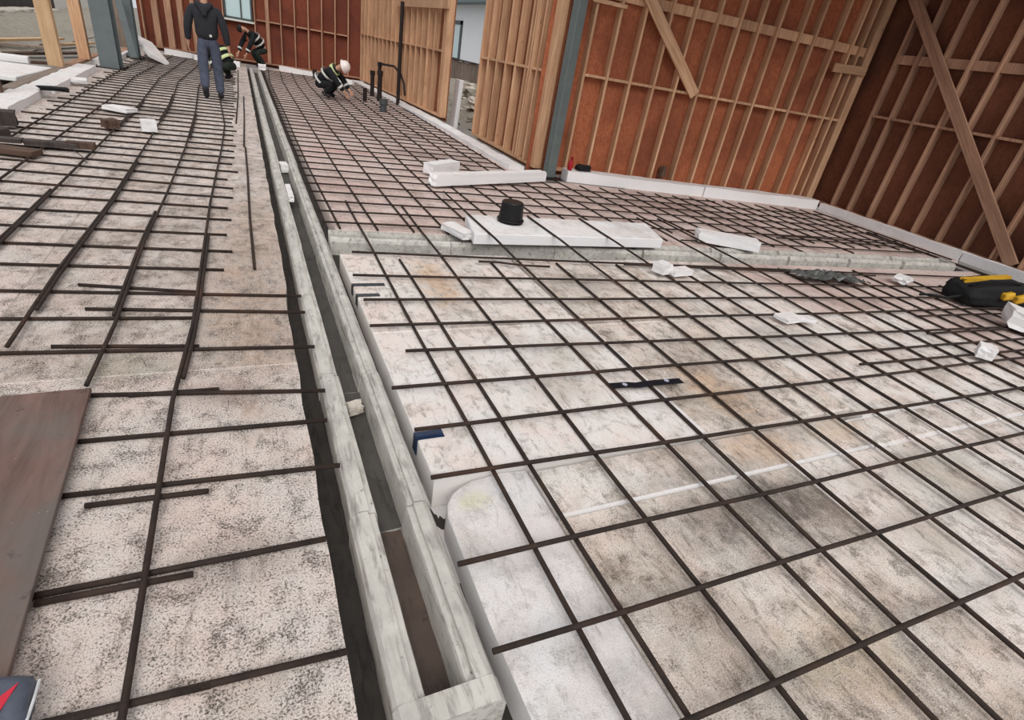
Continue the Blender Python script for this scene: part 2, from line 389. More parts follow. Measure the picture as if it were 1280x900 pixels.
xs = [3.305, 4.52, 5.74, 6.96, 8.9]
for i in range(4):
    board(rect(xs[i], xs[i + 1] - .004, 1.475, 2.79), -.002 * i, ['foam_near', 'foam_near', 'foam_far', 'foam_far'][i], 'stained foam board of the middle row, %s right of the black tape' % ordn(i + 1), g, .008)
    board([(xs[i], 2.80), (xs[i + 1] - .004, 2.80), (xs[i + 1] - .004, poly_front(xs[i + 1])), (xs[i], poly_front(xs[i]))], 0, ['foam_near', 'foam_far', 'foam_far', 'foam_far'][i],
          'stained foam board along the crosswise channel, %s from the drain channel' % ordn(i + 3), g, .006)
for x0, x1, y0, y1, lab in [(2.049, 2.072, 1.565, 2.835, 'thin white foam sliver in the lengthwise seam under the black tape'), (2.072, 2.096, 1.565, 2.80, 'second thin white foam sliver in the lengthwise seam under the black tape'),
                            (1.035, 2.02, 1.2475, 1.2605, 'thin white foam sliver in the crosswise seam beside the broken-cornered board'), (2.05, 3.09, 1.2475, 1.2605, 'thin white foam sliver in the crosswise seam, second from the drain channel'), (3.12, 4.82, 1.228, 1.241, 'thin white foam sliver in the crosswise seam, third from the drain channel'),
                            (3.115, 4.5, 1.461, 1.474, 'thin white foam sliver right of the orange stain, along the middle row')]:
    bm = bmesh.new(); box(bm, (0, 0, -.12), (x1 - x0, y1 - y0, 0)); tag(make('foam_sliver', bm, 'white', loc=(x0, y0, -.004 if y1 > 1.5 else -.016)), lab, 'foam sliver', 'white slivers in the seams')
# far right bed
g = 'foam boards of the far right bed'
def back_front(x): return 4.80 - .076 * (x - .6)
fx = [.655, 1.82, 3.04, 4.26]
fy = [None, 7.25, 9.7, 12.1, 14.55, 17.0, 19.4, 20.6]
for r_ in range(len(fy) - 1):
    for c_ in range(3):
        x0, x1 = fx[c_], fx[c_ + 1] - .003
        y0, y1 = (fy[r_] or 0), fy[r_ + 1] - .003
        if c_ == 2 and r_ > 0: x1 = 4.0
        pts = rect(x0, x1, y0, y1)
        if r_ == 0: pts = [(x0, back_front(x0)), (x1, back_front(x1)), (x1, y1), (x0, y1)]
        board(pts, 0, 'foam_far', 'rose-grey foam board beyond the crosswise channel, row %d, %s from the drain channel' % (r_ + 1, ['first', 'second', 'third'][c_]), g, .003)
fx = [4.26, 5.48, 6.7, 7.92, 9.38]
for c_ in range(4):
    x0, x1 = fx[c_], fx[c_ + 1] - .003
    board([(x0, back_front(x0)), (x1, back_front(x1)), (x1, 5.85), (x0, 5.95)], 0, 'foam_far', 'rose-grey foam board behind the crosswise channel in the walled bay, %s from the steel column' % ordn(c_ + 1), g, .003)
    board([(x0, 5.953), (x1, 5.853), (x1, 7.3 - .1 * (c_ + 1)), (x0, 7.4 - .1 * c_)], 0, 'foam_far', 'rose-grey foam board at the foot of the back wall, %s from the steel column' % ordn(c_ + 1), g, .003)

# ------------------------------------------------------------------ perimeter foam strips
def strip(p0, p1, depth, h, label, group, seed=1, z=0):
    p0, p1 = Vector(p0), Vector(p1); L = (p1 - p0).length; a = math.atan2(p1.y - p0.y, p1.x - p0.x)
    bm = bmesh.new(); box(bm, (0, 0, 0), (L, depth, h))
    bmesh.ops.subdivide_edges(bm, edges=[e for e in bm.edges if abs((e.verts[0].co - e.verts[1].co).x) > L * .5], cuts=max(2, int(L / .12)))
    for v in bm.verts:
        n_ = noise.noise_vector(Vector((v.co.x * 3, v.co.y * 9 + seed, v.co.z * 9)))
        v.co.y += n_.y * .012; 
        if v.co.z > .01: v.co.z += n_.z * .012
    o = make('foam_edge_strip', bm, 'white', loc=(p0.x, p0.y, z)); o.rotation_euler.z = a
    tag(o, label, 'foam strip', group); return o
gs = 'white foam edge strips along the walls'
bw0, bw1 = Vector((4.46, 7.42, 0)), Vector((9.42, 6.72, 0))
for i in range(2):
    a, b = bw0.lerp(bw1, i / 2 + (.004 if i else 0)), bw0.lerp(bw1, (i + 1) / 2)
    strip(a, b, .27, .16, 'white foam edge strip at the foot of the back wall, %s half' % ['left', 'right'][i], gs, i)
rw0, rw1 = Vector((9.42, 6.70, 0)), Vector((9.28, 1.6, 0))
for i in range(2):
    a, b = rw1.lerp(rw0, i / 2), rw1.lerp(rw0, (i + 1) / 2 - .004)
    o = strip(b, a, .12, .13, 'white foam edge strip at the foot of the dark right wall, %s half' % ['near', 'far'][i], gs, i + 4)
# side wall ledge
for i, (y0, y1) in enumerate([(8.0, 11.2), (11.22, 15.2), (15.22, 20.0)]):
    strip(([3.99, 3.985, 3.84][i], y0, 0), ([3.97, 3.84, 3.53][i], y1, 0), .28, .06, 'white foam ledge strip below the side wall, %s from the steel column' % ordn(i + 1), gs, i + 8)
# far wall strips
for i, (p, q) in enumerate([((206, 67), (240, 74)), ((243, 75), (300, 84)), ((349, 88), (440, 107))]):
    a, b = at(*p), at(*q)
    strip(a, b, .12, .14, ['short bright foam edge strip at the left end of the far wall', 'foam edge strip of the far wall behind the walking man', 'foam edge strip of the far wall right of the drain channel'][i], gs, i + 12)
# left ledge
for i, (y0, y1) in enumerate([(5.6, 8.6), (8.63, 10.7), (10.72, 14.2), (15.2, 18.6)]):
    strip((-2.50, y0, 0), (-2.56, y1, 0), .30, .10, 'white foam ledge strip along the open left side, %s from the camera' % ordn(i + 1), gs, i + 20)

# ------------------------------------------------------------------ drain channel of cast concrete sections
def channel_profile(w, rim, inner_t):
    h = .18
    out = [(0, -h), (0, -.035), (.012, -.012), (.03, 0), (rim - .028, 0), (rim - .026, -.016), (rim - .004, -.018), (rim, -.03), (rim + inner_t, -.14)]
    return out + [(w - x, z) for x, z in reversed(out)]
def channel_section(name, w, rim, L, label, group, loc, rz, end=False, mat='concrete', jit=.0):
    root = empty(name, loc, rz)
    prof = channel_profile(w, rim, .012)
    bm = bmesh.new()
    n = len(prof); K = max(2, int(L / .12)); rings = []
    for k in range(K + 1):
        y = L * k / K
        rings.append([bm.verts.new((x + .003 * noise.noise(Vector((x * 20, y * 6 + loc[1] * 3, z * 20))), y, z + .003 * noise.noise(Vector((x * 12, y * 7 + loc[1] * 5, 9))))) for x, z in prof])
    for k in range(K):
        for i in range(n):
            j = (i + 1) % n
            bm.faces.new((rings[k][i], rings[k + 1][i], rings[k + 1][j], rings[k][j]))
    bm.faces.new(list(reversed(rings[0]))); bm.faces.new(rings[-1])
    bmesh.ops.recalc_face_normals(bm, faces=bm.faces)
    make('channel_body', bm, mat, root)
    bm = bmesh.new(); m = 12
    g_ = [[bm.verts.new((rim + .008 + (w - 2 * rim - .016) * i / 3, .002 + (L - .002) * k / m, -.134 + .006 * noise.noise(Vector((i, k * .7 + loc[1] * 3, 1))))) for k in range(m + 1)] for i in range(4)]
    for i in range(3):
        for k in range(m): bm.faces.new((g_[i][k], g_[i + 1][k], g_[i + 1][k + 1], g_[i][k + 1]))
    make('mud', bm, 'trough_mud' if end else 'trough', root, smooth=True)
    if end:
        bm = bmesh.new()
        s = -1 if end == 'near' else 1
        y0 = 0 if end == 'near' else L
        pts = [(-.002, -.18), (-.002, -.03), (.014, -.004), (.03, .002), (w - .03, .002), (w - .014, -.004), (w + .002, -.03), (w + .002, -.18)]
        a = [bm.verts.new((x, y0 + s * .045, z)) for x, z in pts]; b = [bm.verts.new((x, y0 - s * .03, z)) for x, z in pts]
        bm.faces.new(a); bm.faces.new(list(reversed(b)))
        for i in range(len(pts)): bm.faces.new((a[i], b[i], b[(i + 1) % 8], a[(i + 1) % 8]))
        bmesh.ops.recalc_face_normals(bm, faces=bm.faces)
        ec = make('end_wall', bm, mat, root)
        bm = bmesh.new(); lathe(bm, [(.02, 0), (.042, 0), (.046, .006), (.046, .012), (.034, .012), (.034, .004), (.02, .004)], 24, False)
        kn = make('outlet_ring', bm, mat, ec); kn.rotation_euler.x = math.pi / 2 * (1 if end == 'near' else -1); kn.location = (w / 2, y0 + s * .045, -.085)
    tag(root, label, 'drain channel', group)
    return root
g = 'concrete drain channel sections of the long run'
yj = [.715, 1.46] + [1.46 + .98 * k for k in range(1, 20)]
for i in range(len(yj) - 1):
    L = yj[i + 1] - yj[i] - .006
    x = .245 + R.uniform(-.004, .004) + (0 if i == 0 else .002)
    lab = 'grey concrete drain channel section with the closed near end' if i == 0 else ('grey concrete drain channel section, %s along the run from the near end' % ordn(i + 1))
    if i == len(yj) - 2: lab = 'pale closed far end section of the drain channel by the crouching worker'
    channel_section('drain_channel', .305, .095, L, lab, g, (x, yj[i], 0), R.uniform(-.004, .004), 'near' if i == 0 else ('far' if i == len(yj) - 2 else False))
g = 'concrete drain channel sections of the crosswise run'
c0, c1 = Vector((.575, 4.545)), Vector((9.0, 4.0))
ca = math.atan2(c1.y - c0.y, c1.x - c0.x); CL = (c1 - c0).length; nsec = 8
for i in range(nsec):
    L = CL / nsec - .005
    p = c0.lerp(c1, i / nsec)
    # run along +X: local +Y of the section turned to +X; local +X then points to -Y, so start from the rear edge
    zc = .07 * max(0, ((i + .5) / nsec - .3) / .7); p = p * (1 - zc / H); L *= 1 - zc / H
    q = p + Vector((-math.sin(ca), math.cos(ca))) * .25
    lab = 'concrete channel section of the crosswise run, %s from the long drain channel' % ordn(i + 1)
    if i == nsec - 1: lab = 'pale closed end section of the crosswise channel near the right wall'
    channel_section('drain_channel', .25, .07, L, lab, g, (q.x, q.y, zc + R.uniform(-.002, .002)), ca - math.pi / 2, 'far' if i == nsec - 1 else False)

# ------------------------------------------------------------------ rebar
RB = .0100
Z_LO, Z_UP = .0105, .031
def bar(p0, p1, z, label, group, wav=.012, step=.35, r=None, z1=None):
    if r is None: r = RB if min(p0[1], p1[1]) < 4.4 else RB * .92
    a, b = Vector((p0[0], p0[1])), Vector((p1[0], p1[1]))
    L = (b - a).length; n = max(2, int(L / step)); s = R.uniform(0, 100)
    d = (b - a).normalized(); nrm = Vector((-d.y, d.x))
    pts = []
    for i in range(n + 1):
        t = i / n; q = a.lerp(b, t) + nrm * wav * noise.noise(Vector((t * L * .8, s, 0)))
        zz = z if z1 is None else z + (z1 - z) * t
        pts.append(Vector((q.x, q.y, 0)) * (1 - z / H) + Vector((0, 0, zz)))
    o0 = pts[0].copy(); bm = bmesh.new(); tube(bm, [p - o0 for p in pts], r, 8)
    o = make('rebar', bm, 'rebar', loc=o0, smooth=True); tag(o, label, 'rebar', group); return o
def mpath(pts, z, label, group, r=RB):
    P = [G(x, y, z) for x, y in pts]; o0 = P[0].copy(); bm = bmesh.new(); tube(bm, [p - o0 for p in P], r, 8)
    o = make('rebar', bm, 'rebar', loc=o0, smooth=True); tag(o, label, 'rebar', group); return o
# left bed, crosswise
g = 'crosswise rebar of the left bed'
lt = [(.96, -.66, .16, -.05), (1.37, -.66, .15, -.01), (1.765, -.7, .25, -.06), (2.07, -.7, .24, -.05), (2.36, -.72, .26, -.14), (2.77, -1.12, .26, -.08), (3.22, -.86, .25, -.12),
      (3.45, -1.3, .25, -.10), (3.13, -1.5, -.33, -.07), (3.85, -1.5, -.2, -.09), (4.21, -1.62, -.15, -.085), (4.57, -1.75, -.19, -.08), (4.95, -1.9, -.16, -.08), (5.29, -1.95, -.19, -.10),
      (5.63, -2.05, -.15, -.10), (5.97, -2.15, -.15, -.12), (6.3, -2.2, -.2, -.14)]
y = 6.65
while y < 20.4:
    lt.append((y, max(-2.5, -2.3 - R.uniform(0, .2)), -.13 + R.uniform(-.05, .04), -.10 + .12 * min(1, (y - 6.65) / 2)))
    y += .345
lt.sort()
for i, (yy, x0, x1, sk) in enumerate(lt):
    bar((x0, yy + sk * (x0 + .3)), (x1, yy + sk * (x1 + .3)), Z_LO, 'rusty crosswise rebar on the left foam bed, %s from the camera' % ordn(i + 1), g, .008)
g = 'short lap bars of the left bed'
for i, (p0, p1, lab) in enumerate([((-.95, 3.62), (-.33, 3.485), 'short rebar lapped over a crosswise bar in mid left bed'), ((-.92, 2.875), (-.3, 2.80), 'short lapped rebar above the plywood sheet'),
        ((-.64, 1.345), (-.25, 1.335), 'short lapped rebar beside the muddy plywood sheet'), ((-.59, 1.72), (-.22, 1.70), 'short lapped rebar right of the plywood edge'), ((-.63, .985), (-.19, .955), 'short lapped rebar near the bottom left corner'), ((-.55, 2.385), (-.2, 2.375), 'short lapped rebar at the top corner of the plywood')]):
    bar(p0, p1, Z_LO, lab, g, .004)
g = 'lengthwise rebar of the left bed'
LEFT_L = [[(-.385, .45), (-.38, 1.07), (-.38, 2.32), (-.34, 3.06), (-.33, 5.45), (-.28, 7.9), (-.27, 9.54), (-.39, 12.4), (-.45, 15), (-.4, 18.2)],
        [(-.72, 2.5), (-.70, 3.09), (-.71, 4.41), (-.68, 5.57), (-.66, 7.7), (-.69, 10.4), (-.8, 13.8), (-.72, 17), (-.7, 20)],
        [(-1.09, 2.9), (-1.09, 3.88), (-1.05, 5.26), (-1.05, 7.6), (-1.06, 10.8), (-1.18, 14.1), (-1.01, 18.5), (-1.0, 20.2)],
        [(-1.5, 3.6), (-1.48, 4.31), (-1.47, 5.62), (-1.46, 7.5), (-1.45, 10.7), (-1.53, 14.28), (-1.45, 17), (-1.38, 20)],
        [(-1.88, 5.2), (-1.87, 7), (-1.86, 9), (-1.85, 11), (-1.93, 14.1), (-1.8, 18), (-1.76, 20.4)],
        [(-2.22, 7.4), (-2.23, 9.5), (-2.26, 12), (-2.27, 15), (-2.18, 18)]]
for i, pts in enumerate(LEFT_L):
    mpath(pts, Z_UP, 'rusty lengthwise rebar on the left foam bed, %s left of the drain trench' % ordn(i + 1), g)
g = 'lengthwise lap bars of the left bed'
def lap(pts, y0, y1, dx, lab):
    def xa(y):
        for (xa_, ya_), (xb_, yb_) in zip(pts, pts[1:]):
            if ya_ <= y <= yb_: return xa_ + (xb_ - xa_) * (y - ya_) / (yb_ - ya_)
        return pts[-1][0]
    n = max(2, int((y1 - y0) / .4))
    mpath([(xa(y0 + (y1 - y0) * k / n) + dx, y0 + (y1 - y0) * k / n) for k in range(n + 1)], Z_UP, lab, g)
lap(LEFT_L[0], 2.5, 4.55, .020, 'lap bar doubling the lengthwise rebar nearest the trench in mid left bed')
0 and lap(LEFT_L[0], .9, 1.75, .020, 'lap bar doubling the lengthwise rebar beside the plywood sheet')
lap(LEFT_L[1], 3.2, 5.1, -.020, 'lap bar doubling the second lengthwise rebar left of the trench')
lap(LEFT_L[1], 8.3, 10.2, .020, 'lap bar far along the second lengthwise rebar of the left bed')
lap(LEFT_L[2], 3.3, 6.8, .020, 'lap bar doubling the third lengthwise rebar left of the trench')
lap(LEFT_L[2], 9.4, 12, -.020, 'lap bar far along the third lengthwise rebar of the left bed')
lap(LEFT_L[3], 4.1, 5.6, -.020, 'lap bar doubling the fourth lengthwise rebar left of the trench')
lap(LEFT_L[3], 8.5, 11, .020, 'lap bar far along the fourth lengthwise rebar of the left bed')
g = 'loose long rebar lying beside the trench'
for pts, lab in [([(-.015, 8.0), (-.012, 6.5), (-.02, 5.0), (-.012, 3.86)], 'loose long rebar lying on the left bed beside the trench, nearest end'), ([(-.12, 9.75), (-.08, 13), (-.06, 18.6)], 'loose long rebar lying beside the trench behind the walking man'), ([(-.03, 8.05), (0, 10.4), (.02, 13)], 'loose long rebar at the trench edge, right of the walking man')]:
    mpath(pts, .012, lab, g)
# near right bed
g = 'lengthwise rebar of the near right bed'
NL = [(.85, .88, 5.7), (1.025, 1.05, 5.0), (1.365, 1.44, 5.62), (1.785, 1.82, 4.9), (2.015, 2.13, 6.34), (2.38, 2.46, 5.3), (2.77, 2.86, 5.55), (3.06, 3.1, 5.2), (3.38, 3.56, 5.7), (3.70, 3.78, 5.1), (4.05, 4.1, 5.0), (4.40, 4.52, 5.6), (4.75, 4.86, 5.6), (5.1, 5.2, 4.9), (5.4, 5.5, 5.2), (5.72, 5.8, 5.0), (6.03, 6.1, 4.9), (6.36, 6.4, 4.7), (6.7, 6.72, 3.4), (7.02, 7.05, 3.5), (7.35, 7.36, 3.3), (7.7, 7.7, 3.4), (8.05, 8.05, 3.45), (8.4, 8.4, 3.4), (8.72, 8.7, 3.4)]
for i, (x0, x1, ye) in enumerate(NL):
    ys_ = -.1
    if ye > 4.3 and i in (1, 3, 5, 7, 9, 10, 13, 15, 17): ye = 4.1 - .05 * x0
    if 1.9 < x0 < 4.2 and ye > 4.7:
        q4 = x0 + (x1 - x0) * .75
        mp = [(x0 + (x0 - x1) * .12, ys_, .011), (x0 + (x1 - x0) * .3, 1.6, .011), (x0 + (x1 - x0) * .6, 3.3, .011), (q4, 4.15, .03), (q4 + .02, 4.62, .147), (q4 + (x1 - q4) * .8, 5.45, .150)] + ([(x1, ye, .045)] if ye > 5.75 else [])
        P = [G(*m_) for m_ in mp]; o0 = P[0].copy(); bm = bmesh.new(); tube(bm, [p_ - o0 for p_ in P], RB, 8)
        tag(make('rebar', bm, 'rebar', loc=o0, smooth=True), 'rusty lengthwise rebar on the near right bed, %s right of the drain channel' % ordn(i + 1), 'rebar', g)
        continue
    if x0 > 4.2 and ye > 4.1 and i not in (11, 12): ye = 4.05 - .05 * x0
    if i in (11, 12):
        P = [G(*m_) for m_ in [(x0, ys_, Z_LO), (x0 + .03, 2.0, Z_LO), (x0 + .07, 3.4, .02), (x0 + .09, 4.1, .07), (x0 + .1, 4.8, .06), (x1, ye, .045)]]; o0 = P[0].copy(); bm = bmesh.new(); tube(bm, [p_ - o0 for p_ in P], RB, 8)
        tag(make('rebar', bm, 'rebar', loc=o0, smooth=True), 'rusty lengthwise rebar on the near right bed, %s right of the drain channel' % ordn(i + 1), 'rebar', g)
        continue
    bar((x0 + (x0 - x1) * .12, ys_), (x1, ye), Z_LO, 'rusty lengthwise rebar on the near right bed, %s right of the drain channel' % ordn(i + 1), g, .014)
g = 'crosswise rebar of the near right bed'
NT_ = [(.445, .9, .41, 8.3), (.805, .56, .75, 8.5), (1.135, .56, 1.07, 8.6), (1.575, .59, 1.45, 8.6), (1.895, .605, 1.8, 8.7), (2.25, .58, 2.1, 8.6), (2.61, .74, 2.33, 8.5), (2.94, .60, 2.7, 7.6), (3.315, .63, 2.98, 8.4), (3.74, .63, 3.25, 8.5), (4.215, .70, 3.6, 8.7)]
for i, (y0, x0, y1, x1) in enumerate(NT_):
    ref = {0: 2.86, 1: 3.62, 2: 4.36, 3: 5.14, 4: 5.5, 5: 5.55, 6: 5.98, 7: 6.69, 8: 7.1, 9: 7.4, 10: 7.6}[i]
    sl = (y1 - y0) / (ref - x0)
    bar((x0, y0), (x1, y0 + sl * (x1 - x0)), Z_UP, 'rusty crosswise rebar on the near right bed, %s from the camera' % ordn(i + 1), g, .012)
g = 'short extra bars of the near right bed'
for p0, p1, lab in [((3.98, 1.98), (6.6, 1.88), 'extra crosswise rebar right of the black tape'), ((5.8, 2.62), (8.3, 2.5), 'extra crosswise rebar in front of the tool bag'), ((5.4, 2.3), (8.2, 2.2), 'second extra crosswise rebar in front of the tool bag'), ((3.2, 3.96), (6.6, 3.62), 'extra crosswise rebar just before the crosswise channel')]:
    bar(p0, p1, Z_UP if abs(p0[1] - p1[1]) < .5 else Z_LO, lab, g, .008)
# far right bed
g = 'lengthwise rebar of the far right bed'
fl = []
x = .665
while x < 9.2:
    fl.append(x); x += .328
for i, x in enumerate(fl):
    ys_ = back_front(x) + .02 + .5 * R.random() * (x > 4)
    if x < 3.85: ye = 20.2
    elif x < 4.3: ye = 7.6
    else: ye = 7.4 - .142 * (x - 4.5) - .05
    lab = 'rusty lengthwise rebar beyond the crosswise channel, %s right of the drain channel' % ordn(i + 1)
    if x < 3.85:
        mid = [(x + .02 * noise.noise(Vector((x * 5, q, 0))), q) for q in (7, 9, 11, 13, 15, 17)]
        mpath([(x + .03, ys_)] + mid + [(x + .12, ye)], Z_LO, lab, g)
    else: bar((x + .04, ys_), (x, ye * .985), Z_LO, lab, g, .02)
g = 'crosswise rebar of the far right bed'
y = 4.98; i = 0
while y < 20.2:
    i += 1
    x1 = 3.62 + .05 * R.random() if y > 7.35 else 9.25
    if y > 6.55 and y < 7.35: x1 = 4.55 + (7.42 - y) / .142 * .95
    if 4.9 < y < 5.1: x1 = 1.74
    x1 = min(x1, 9.2); sk = -.055 if y < 7.35 else -.02
    bar((.56, y), (x1, y + sk * (x1 - .56) * (1 if x1 < 4.5 else .75)), Z_UP, 'rusty crosswise rebar beyond the crosswise channel, %s from it' % ordn(i), g, .015)
    y += .346
for j, (yy, x0) in enumerate([(4.72, 4.55), (4.93, 6.4), (5.1, 5.8)]):
    bar((x0, yy + .02), (9.1, yy - .28), Z_UP, ['crosswise rebar of the walled bay right behind the crosswise channel', 'second crosswise rebar of the walled bay behind the channel', 'third crosswise rebar of the walled bay behind the channel'][j], g, .012)
# bars outside the cross channel's end
for j in range(3):
    bar((9.05 - .02 * j, 5.4), (8.9 + .09 * j, 2.6), Z_LO, 'rusty rebar running past the end of the crosswise channel, %s from the right wall' % ordn(3 - j), 'bars past the end of the crosswise channel', .012)

# ------------------------------------------------------------------ walls
WH = 4.3
def frame_of(p0, p1):
    """wall frame: x along the wall, y away from the room, origin p0"""
    p0, p1 = Vector(p0), Vector(p1); a = math.atan2(p1.y - p0.y, p1.x - p0.x)
    return p0, a, (p1 - p0).length
def place(o, p0, a, s, off, z):
    o.location = Vector((p0.x + s * math.cos(a) - off * math.sin(a), p0.y + s * math.sin(a) + off * math.cos(a), z)); o.rotation_euler.z = a
def stud_mesh(w, d, h, bev=.003):
    bm = bmesh.new(); box(bm, (-w / 2, 0, 0), (w / 2, d, h), None, bev); return bm
def build_wall(wname, p0, p1, studs, mat_sh, mat_stud, where, z0=.1, depth=.14, girt=1.46, band=2.5, bandh=.14, openings=None, w=.038, post=None, ref='', has_sheath=True, ext=(.02, .02)):
    p0, a, L = frame_of(p0, p1)
    if has_sheath:
        bm = bmesh.new(); box(bm, (-ext[0], depth + .002, 0), (L + ext[1], depth + .016, WH))
        o = make(wname, bm, mat_sh); place(o, p0, a, 0, 0, 0); tag(o, kind='structure')
    bm = bmesh.new(); box(bm, (0, 0, z0 - .04), (L, depth, z0), None, .003)
    o = make('bottom_plate', bm, mat_stud); place(o, p0, a, 0, 0, 0); tag(o, 'long bottom plate lying under the studs of the %s' % where, 'plate', 'bottom plates of the walls')
    proto = None
    prev = None
    for i, s in enumerate(studs):
        ww = w
        if isinstance(s, tuple): s, ww = s
        if proto is None or ww != w:
            o = make('wall_stud', stud_mesh(ww, depth, WH - z0), mat_stud)
            if ww == w: proto = o
        else:
            o = proto.copy(); col.objects.link(o)
        place(o, p0, a, s, 0, z0)
        tag(o, 'upright wooden stud of the %s, %s %s' % (where, ordn(i + 1), ref), 'stud', 'studs of the %s' % where)
        if prev is not None and s - prev > .12:
            if girt:
                bm = bmesh.new(); box(bm, (prev + .021, .01, girt), (s - .021, depth, girt + .038), None, .002)
                k = make('blocking', bm, mat_stud); place(k, p0, a, 0, 0, 0)
                tag(k, 'mid-height blocking of the %s, bay %d %s' % (where, i, ref), 'blocking', 'mid-height blocking of the %s' % where)
            if band:
                bm = bmesh.new(); box(bm, (prev + .021, .05, band), (s - .021, .09, band + bandh), None, .002)
                k = make('blocking', bm, mat_stud); place(k, p0, a, 0, 0, 0)
                tag(k, 'wide high blocking of the %s, bay %d %s' % (where, i, ref), 'blocking', 'high blocking of the %s' % where)
        prev = s
    return p0, a, L
# back wall
bp0, bp1 = (4.44, 7.80, 0), (9.62, 7.03, 0)
_p, _a, _L = frame_of(bp0, bp1)
def plane_s(px, py, p0, a):
    """distance along a wall's face of the point seen at a photo pixel"""
    u_ = Vector((math.cos(a), math.sin(a), 0)); n_ = Vector((-math.sin(a), math.cos(a), 0)); w_ = ROT @ _ray(px, py); o_ = Vector((0, 0, H))
    return (o_ + w_ * ((p0 - o_).dot(n_) / w_.dot(n_)) - p0).dot(u_)
st = [plane_s(p[0], p[1], _p, _a) for p in [(728.8, 100), (757.5, 106), (786, 111), (815, 117.5), (841, 123), (869, 127.5), (894, 132.5), (916, 139), (937.5, 142.5), (964, 147.5), (981, 151), (1005, 157), (1024, 161), (1034, 163.5)]]
st = [x for x in st if x < _L - .12] + [(_L - .075, .14)]
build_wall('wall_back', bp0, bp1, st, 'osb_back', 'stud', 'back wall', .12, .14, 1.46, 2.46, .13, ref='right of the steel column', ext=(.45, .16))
# right wall: runs towards the camera
rp0, rp1 = (9.62, 6.98, 0), (9.44, .9, 0)
_p, _a, _L = frame_of(rp0, rp1)
st = [plane_s(1000 + a_ / 4.571, 180 + b_ / 4.571, _p, _a) for a_, b_ in [(175, 345), (265, 378), (378, 415), (500, 460), (637, 495), (775, 548), (925, 600), (1085, 650), (1250, 705)]]
while st[-1] + .42 < _L: st.append(st[-1] + .41)
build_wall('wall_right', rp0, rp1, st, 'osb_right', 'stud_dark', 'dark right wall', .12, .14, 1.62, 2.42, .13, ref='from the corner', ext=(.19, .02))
# side wall, near part (segment B) and far part (segment A)
sp0, sp1 = (4.06, 10.72, 0), (4.075, 7.86, 0)
_p, _a, _L = frame_of(sp0, sp1)
build_wall('wall_side', sp0, sp1, [.02] + [.40 * k for k in range(1, 6)] + [2.12, 2.20, 2.42, (2.77, .14)], 'osb_side', 'stud', 'side wall right of the doorway', .12, .14, 1.42, None, ref='from the doorway')
fp0, fp1 = (3.56, 20.3, 0), (4.04, 12.78, 0)
_p, _a, _L = frame_of(fp0, fp1)
build_wall('wall_side', fp0, fp1, [.03 + .42 * k for k in range(17)] + [_L - .22, (_L - .06, .12)], 'osb_side', 'stud', 'side wall left of the doorway', .12, .14, 1.38, None, ref='from the far corner')
bm = bmesh.new(); box(bm, (0, -.02, 2.18), (3.6, .02, 2.42), None, .003)
o = make('header_board', bm, 'stud'); a_ = math.atan2(fp1[1] - fp0[1], fp1[0] - fp0[0]); place(o, Vector(fp1), a_, -3.55, -.03, 0)
tag(o, 'board nailed level across the top of the side wall left of the doorway', 'board')
# far wall with window
wp0, wp1 = (-2.6, 21.35, 0), (3.62, 20.5, 0)
_p, _a, _L = frame_of(wp0, wp1)
ux = Vector((math.cos(_a), math.sin(_a), 0))
def wall_s(px, py, Y): q = atY(px, py, Y); return (Vector((q.x, q.y, 0)) - _p).dot(ux)
ws0, ws1 = wall_s(280, 22, 21.0), wall_s(316, 26, 21.0)
sill = 1.18
bm = bmesh.new()
box(bm, (-.02, .142, 0), (ws0, .156, WH)); box(bm, (ws0, .142, 0), (ws1, .156, sill)); box(bm, (ws1, .142, 0), (_L + .02, .156, WH)); box(bm, (ws0, .142, 2.4), (ws1, .156, WH))
o = make('wall_far', bm, 'osb_far'); place(o, _p, _a, 0, 0, 0); tag(o, kind='structure')
st = [.12, (.46, .16), (.80, .17), (1.12, .15), (1.45, .1), 1.8]
st += [ws0 - .03, ws1 + .06, (ws1 + .42, .1)]
x = ws1 + .80
while x < _L - .1: st.append(x); x += .40
_sf = [s for s in st]
wn = make  # alias
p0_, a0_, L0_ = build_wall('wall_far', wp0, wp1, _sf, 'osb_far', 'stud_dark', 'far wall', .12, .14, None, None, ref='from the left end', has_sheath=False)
flat = sorted([s[0] if isinstance(s, tuple) else s for s in st if (s[0] if isinstance(s, tuple) else s) > ws1])
for i in range(len(flat) - 1):
    bm = bmesh.new(); box(bm, (flat[i] + .052, .01, 1.24), (flat[i + 1] - .022, .14, 1.278), None, .002)
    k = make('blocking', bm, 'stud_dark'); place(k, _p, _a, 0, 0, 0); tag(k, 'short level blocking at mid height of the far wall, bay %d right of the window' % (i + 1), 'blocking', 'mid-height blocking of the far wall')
W = empty('window_1', (0, 0, 0)); place(W, _p, _a, 0, 0, 0); tag(W, kind='structure')
bm = bmesh.new()
for lo, hi in [((ws0, .05, sill), (ws1, .16, sill + .06)), ((ws0, .05, sill), (ws0 + .05, .16, 2.4)), ((ws1 - .05, .05, sill), (ws1, .16, 2.4)), ((ws0, .05, 2.34), (ws1, .16, 2.4)), (((ws0 * .4 + ws1 * .6) - .02, .07, sill), ((ws0 * .4 + ws1 * .6) + .02, .15, 2.4))]: box(bm, lo, hi, None, .003)
make('window_frame', bm, 'frame_dark', W)
bm = bmesh.new(); box(bm, (ws0 - .05, -.03, sill - .05), (ws1 + .05, .14, sill), None, .004); make('window_sill', bm, 'frame_white', W)
bm = bmesh.new(); box(bm, (ws0 + .04, .10, sill + .05), (ws1 - .04, .108, 2.35)); make('window_pane', bm, 'glass', W)

